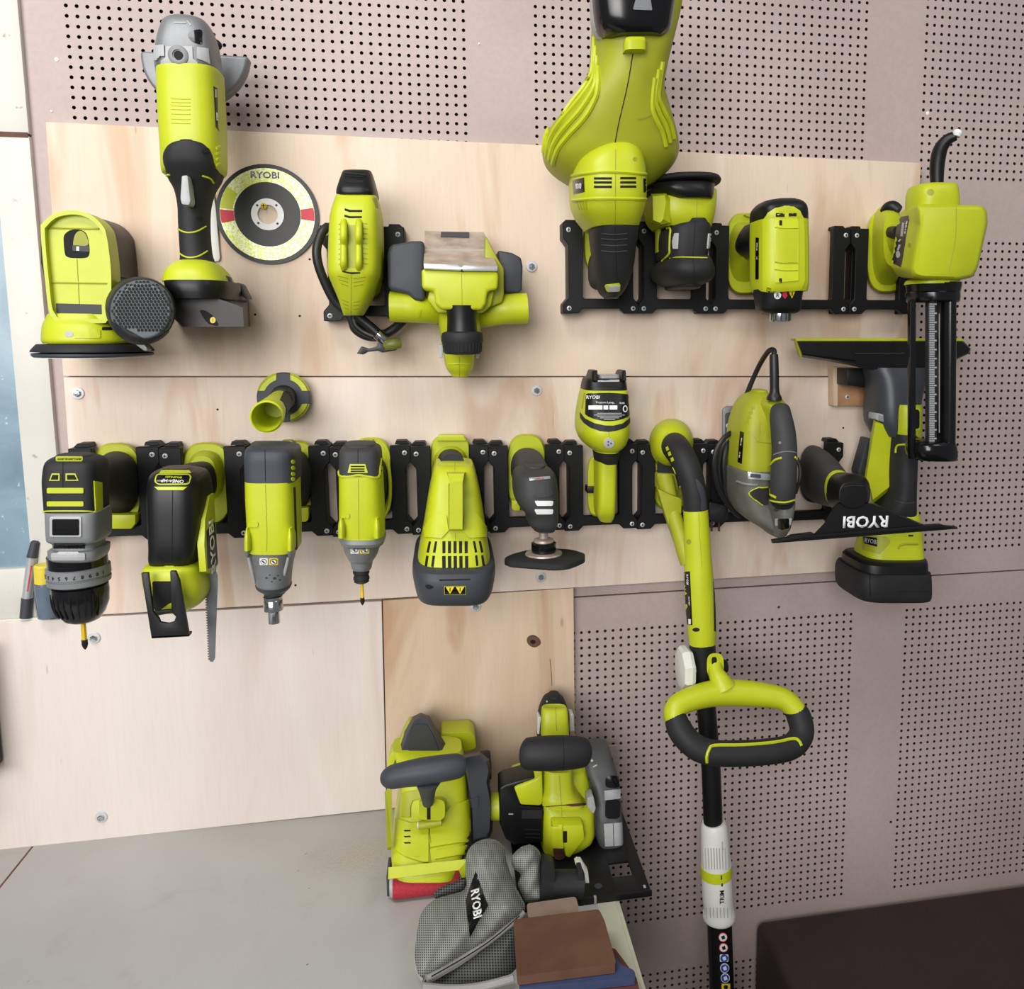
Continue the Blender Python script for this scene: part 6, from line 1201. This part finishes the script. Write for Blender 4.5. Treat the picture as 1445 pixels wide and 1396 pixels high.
mt = put('motor_cover', pl([(22, 665), (62, 642), (250, 588), (264, 606), (122, 660), (162, 778), (306, 790), (306, 1022), (120, 1040), (62, 1000), (24, 900)], 178, 135, 7, 3), 'black_plastic', t)
put('motor_core', dl([(100, 210, 840, 120, 160, 4), (172, 180, 822, 138, 190, 4)], 4, 28, 1), 'black_plastic', t)
put('motor_label', dec(box4(168, 806, 302, 862), mt, .6), 'dark_rubber', t)
for y in (930, 958, 982): put('motor_vent', dec([(190, y), (290, y + 4), (290, y + 12), (190, y + 9)], mt, .4), 'void', t)
put('motor_tick', dec(box4(82, 830, 112, 836), mt, .4), 'light_grey', t)
gx = put('gear_body', vl([(545, 250, 600, 150, 60, 4), (600, 230, 615, 160, 60, 4), (700, 220, 640, 170, 62, 4), (780, 290, 650, 182, 64, 5), (880, 300, 652, 190, 64, 5), (1000, 300, 640, 192, 66, 5), (1075, 300, 500, 186, 70, 4)], f=.85), 'lime', t)
put('side_facet', pl([(118, 662), (262, 606), (305, 560), (310, 750), (295, 782), (160, 776)], 182, 120, 3), 'lime', t)
ha = put('handle_column', vl([(540, 306, 512, 182, 80, 4), (620, 308, 516, 186, 80, 4), (690, 306, 530, 190, 80, 4), (735, 296, 560, 194, 80, 4), (780, 290, 600, 194, 80, 4)], f=.9), 'lime', t)
put('crack_line', line([(310, 786), (430, 776), (590, 768)], [gx, ha], .7, .2), 'maroon_belt', t); put('rust_mark', dec(smc([(450, 772), (520, 764), (585, 762), (580, 776), (500, 784)], 2), [gx, ha], .3), 'maroon_belt', t)
for pts in ([(415, 560), (422, 680), (430, 780)], [(430, 790), (436, 900)]): put('seam', line(pts, [gx, ha], .5), 'olive', t)
sb = put('spring_bracket', pl([(370, 912), (575, 908), (586, 1000), (482, 1130), (455, 1110), (446, 1060), (372, 1056)], 206, 150, 3), 'lime', t); put('bracket_slot', dec(rnd(box4(440, 945, 466, 1020), 5), sb, .5), 'void', t); put('bracket_fold', dec([(372, 914), (432, 912), (440, 1056), (374, 1054)], sb, 3), 'lime', t)
put('bracket_foot', pl(rnd([(375, 1060), (445, 1060), (455, 1120), (420, 1140), (385, 1130)], 8), 200, 170, 2), 'rusty_steel', t)
put('front_handle', tb([(188, 438, 206, 17), (200, 438, 207, 20), (250, 436, 210, 21.5), (340, 434, 212, 22.5), (450, 430, 212, 22.3), (540, 428, 210, 20.5), (572, 428, 207, 18.5), (582, 428, 206, 13)], 30, 4), 'dark_rubber', t)
put('handle_ring', lathe(P(194, 440, 207), (1, .1, 0), [(-4, 8), (-2, 13), (1, 16.5), (3, 15)], 28), 'print_yellow', t)
hs = [o for o in t.children if o.name.startswith('front_handle')]; put('handle_seam', line([(438, 330), (446, 440), (442, 545)], hs, .5), 'void', t)
rg_ = put('rear_grip', vl([(60, 345, 420, 76, 50, 2.6), (80, 318, 445, 84, 44, 2.6), (125, 300, 465, 92, 38, 2.8), (200, 280, 478, 98, 34, 3), (330, 272, 486, 102, 32, 3)], f=.6, c0=4), 'dark_rubber', t)
put('grip_front', vl([(132, 330, 444, 104, 92, 3), (150, 304, 470, 112, 92, 3), (240, 302, 480, 120, 94, 3.4), (330, 300, 484, 124, 94, 3.4)], f=.85, c0=1), 'lime', t)
for x0, x1, y in ((270, 300, 195), (480, 514, 178)): put('lock_button', pl(rnd([(x0 + 4, y), (x1 - 4, y), (x1, y + 112), (x0, y + 115)], 8), 84, 66, 2), 'white_plastic', t)
put('grip_screw', dec(ell(335, 95, 5, 6, 10), rg_, .6), 'zinc', t); put('seam', line([(392, 130), (396, 260), (404, 290)], [o for o in t.children if o.name.startswith('grip_front')], .5), 'olive', t)
gd = put('blade_guard', vl([(372, 650, 720, 112, 96, 2.8), (392, 606, 742, 122, 90, 3), (480, 584, 768, 142, 88, 3.4), (560, 592, 795, 156, 90, 3.6), (640, 622, 815, 166, 94, 3.8), (800, 650, 828, 180, 104, 4), (950, 652, 832, 186, 112, 4), (1040, 672, 836, 184, 116, 4), (1076, 706, 832, 176, 120, 3.6)], f=.85, c0=2, c1=1), 'cast_dark', t)
pn = put('guard_panel', dec(rnd([(682, 592), (790, 578), (826, 640), (832, 890), (690, 892), (664, 660)], 16), gd, 1.4), 'cast_dark', t)
for cy, rx, ry in ((624, 46, 38), (800, 46, 62)): put('guard_opening', dec(rnd(box4(762 - rx, cy - ry, 762 + rx, cy + ry), 30), [gd, pn], 2.2), 'gloss_black', t)
put('guard_clip', dec([(708, 680), (805, 670), (806, 732), (712, 742)], [gd, pn], 3.2), 'silver', t); put('guard_plate', dec([(708, 896), (830, 886), (838, 1035), (716, 1042)], gd, 1.6), 'light_grey', t); put('guard_plate_line', line([(768, 892), (772, 1038)], gd, .5, 1.8), 'slate', t)
put('guard_rim', line([(582, 480), (620, 640), (650, 800), (655, 1000)], gd, 1.5, .3), 'slate', t); put('guard_bolt', dec(ell(630, 484, 8, 8, 10), gd, 1), 'zinc', t); put('guard_bolt', dec([(634, 520), (662, 508), (664, 516), (640, 530)], gd, 1), 'light_grey', t)
put('depth_knob', pl(rnd([(598, 732), (640, 716), (655, 800), (640, 832), (602, 790)], 8), 196, 176, 3), 'light_grey', t)
put('lower_guard', lathe(P(640, 1200, 150), (1, 0, 0), [(-10, 8), (-10, 52), (8, 52), (8, 8)], 40), 'black_plastic', t)
put('riving_plate', pl([(742, 388), (796, 382), (815, 605), (770, 480)], 40, 36), 'worn_steel', t); put('white_lever', slab([(518, 1150, 236), (535, 1138, 236), (560, 1140, 236), (604, 1210, 246), (612, 1285, 252), (588, 1298, 252), (540, 1215, 244)], 8), 'white_plastic', t, smooth=0)
# ---- mesh dust bags
fr(570, 1170, 5.161)
def dbag(x, y): return 392 - (1090 - y) * .150
t = thing('dust_bag', 'large grey mesh dust bag with black woven patch, flopped over the bench front', 'dust bag', Vector((470, -330, ZB)))
OA = smc([(78, 950), (95, 760), (128, 610), (215, 520), (330, 480), (440, 440), (448, 330), (450, 210), (490, 125), (570, 78), (650, 74), (722, 122), (746, 230), (800, 390), (850, 490), (885, 570), (850, 640), (740, 720), (600, 830), (430, 935), (280, 1020), (160, 1080), (100, 1060)], 3)
ba = put('bag_body', pillow(OA, dbag, 34, 10, 22, (3, .03)), 'mesh_fabric', t, smooth=60)
put('zip_edge', tb([(x, y, dbag(x, y) + 8, 4.2) for x, y in ((868, 612), (800, 680), (640, 800), (500, 895), (400, 955), (280, 1025), (165, 1085))], 12, 3), 'piping', t); put('zip_tape', tb([(x, y, dbag(x, y) + 2, 3.2) for x, y in ((850, 645), (800, 700), (650, 815), (510, 910), (410, 972), (290, 1042), (180, 1104))], 10, 3), 'piping', t)
put('zip_line', line([(840, 636), (640, 806), (430, 944), (200, 1075)], [o for o in t.children if o.name.startswith('zip')], .7, .2), 'dark_rubber', t)
put('side_edge', tb([(x, y, dbag(x, y) + 2, 2.2) for x, y in ((78, 950), (92, 1010), (120, 1080), (140, 1100))], 8, 3), 'piping', t)
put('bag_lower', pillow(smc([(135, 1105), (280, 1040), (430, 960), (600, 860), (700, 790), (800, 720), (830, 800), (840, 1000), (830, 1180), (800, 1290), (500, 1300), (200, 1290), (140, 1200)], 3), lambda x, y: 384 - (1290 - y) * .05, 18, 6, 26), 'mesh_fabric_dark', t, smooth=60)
put('lower_piping', tb([(x, y, 410, 4.5) for x, y in ((135, 1150), (300, 1165), (480, 1160), (640, 1130), (800, 1085))], 10, 3), 'piping', t)
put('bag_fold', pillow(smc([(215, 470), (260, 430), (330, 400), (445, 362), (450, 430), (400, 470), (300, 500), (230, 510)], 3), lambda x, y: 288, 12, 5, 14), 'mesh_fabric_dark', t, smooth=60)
pt = put('patch', dec([(525, 310), (566, 430), (608, 560), (540, 670), (478, 785), (464, 655), (450, 525), (487, 418)], ba, 1.2, dense=3), 'gloss_black', t)
txt('RYOBI', 527, 550, pt, 52, 'print_white', t, 84, off=1.6, sx=1.25, bold=.03)
t = thing('dust_bag', 'small grey mesh dust bag with dark plastic connector, between the sander and the saw', 'dust bag', Vector((560, -260, ZB)))
put('bag_body', pillow(smc([(780, 220), (815, 165), (880, 125), (940, 122), (990, 170), (1000, 260), (1012, 400), (1018, 520), (960, 540), (890, 540), (850, 460), (830, 400), (850, 330), (800, 290)], 3), lambda x, y: 262 + (y - 300) * .06, 26, 10, 18, (2, .05)), 'mesh_fabric', t, smooth=60)
put('connector_cone', dl([(225, 1030, 330, 70, 150, 3), (262, 1040, 350, 60, 150, 3), (290, 1050, 370, 50, 130, 3)], 3), 'dark_rubber', t)
a, b = P(1060, 402, 276), P(1296, 404, 276)
put('connector', lathe(a, b - a, [(-14, 24), (0, 18.5), (4, 17.5), (35, 17.5), ((b - a).length, 18), ((b - a).length + 1, 16), ((b - a).length - 4, 14)], 32), 'dark_rubber', t)
put('connector_flange', pl(rnd([(1270, 315), (1306, 312), (1312, 560), (1296, 582), (1275, 560)], 10), 288, 268, 2), 'dark_rubber', t)
# ---- flattened sanding belts
fr(530, 960, 3.2025)
def belt(poly, z, th, m_, label):
    L = [PZ(x, y, z) for x, y in rnd(poly, 14, 3)]; n = len(L); V = L + [Vector((v.x, v.y, z - th)) for v in L]
    o = put('sanding_belt', bmpd(V, [tuple(range(n)), tuple(range(2 * n - 1, n - 1, -1))] + [(i, n + i, n + (i + 1) % n, (i + 1) % n) for i in range(n)]), m_, None, None, 30)
    return tag(o, label, 'sanding belt', 'flattened sanding belts on the bench')
belt([(622, 1082), (1010, 1035), (1036, 1090), (1088, 1282), (640, 1338)], ZB + 44, 11, 'brown_belt', 'brown sanding belt, topmost of the stack at the bench front')
belt([(640, 1200), (1040, 1160), (1105, 1285), (1168, 1310), (1178, 1340), (650, 1392)], ZB + 32, 10, 'blue_belt', 'blue sanding belt in the stack below the brown one')
belt([(650, 1250), (1080, 1210), (1180, 1345), (1200, 1440), (655, 1480)], ZB + 21, 20.6, 'maroon_belt', 'dark red sanding belt at the bottom of the stack')
belt([(682, 1010), (905, 978), (918, 1030), (916, 1060), (690, 1078)], ZB + 30, 29.5, 'buff_belt', 'dusty buff sanding belt lying behind the brown belt')
put('edge_border', mbox((644, -900, ZB - .2), (668, -250, ZB + .25)), 'cream_edge', bench)
# ---- small things on the sill
fr(0, 500, 3.49)
t = thing('marker_pen', 'silver marker pen with grey ends leaning in the corner of the sill', 'marker', P(125, 1300, 5))
pa, pb, pc, pd = P(125, 1298, 13), P(134, 1200, 12), P(158, 1000, 10), P(174, 925, 9)
put('pen_end', tube([(pa, 7), (pb, 7)], 20, 1), 'slate', t); pb_ = put('pen_barrel', tube([(pb, 6.4), (pc, 6.4)], 24, 1), 'silver', t); put('pen_cap', tube([(pc, 6.6), (pd, 5.4), (pd + (pd - pc).normalized() * 2, 3)], 20, 1), 'slate', t)
put('pen_print', dec([(152, 1040), (158, 1042), (138, 1170), (132, 1168)], pb_, .3), 'print_red', t)
t = thing('bottle', 'small glue bottle with yellow cap on the sill behind the drill', 'bottle', P(235, 1290, 5))
put('bottle_body', tube([(P(240, 1292, 20), 13), (P(222, 1150, 20), 13), (P(218, 1126, 20), 12)], 24, 1), 'bottle_glass', t); put('bottle_cap', tube([(P(218, 1126, 20), 11.5), (P(216, 1044, 20), 12), (P(216, 1036, 20), 10)], 24, 1), 'cap_yellow', t)
t = thing('bottle', 'dark glass bottle on the sill tucked behind the drill chuck', 'bottle', P(280, 1290, 5))
put('bottle_body', tube([(P(290, 1290, 16), 12), (P(268, 1140, 16), 12)], 24, 1), 'slate', t); put('bottle_cap', tube([(P(268, 1140, 16), 10), (P(264, 1100, 16), 10)], 20, 1), 'dark_rubber', t)
# ---- dark box at the left edge and brown chair at the lower right
fr(0, 0, 1)
t = thing('cabinet', 'dark cabinet edge just showing at the left border of the photo', 'cabinet', P(-30, 1075, 120))
p0, p1 = P(5, 1074, 18), P(3, 930, 18)
put('cabinet_body', mbox((p0.x - 160, -60, p0.z), (p0.x, -18, p1.z + 30), 2), 'dark_rubber', t); put('cabinet_trim', mbox((p0.x - 160, -61.5, p0.z), (p0.x + 1, -58, p0.z + 6), .5), 'black_plastic', t)
t = thing('armchair', 'dark brown vinyl armchair back at the lower right corner', 'armchair', Vector((1300, -250, -Z0)))
put('back_cushion', mbox((966, -340, -1700), (1720, -8, -1420), 14, 4), 'vinyl_brown', t); put('seat_base', mbox((990, -700, -Z0 + 90), (1700, -30, -1690), 14, 4), 'vinyl_brown', t)
for x in (1020, 1660):
    for y in (-660, -70): put('leg', mbox((x - 20, y - 20, -Z0), (x + 20, y + 20, -Z0 + 92), 2), 'dark_rubber', t)
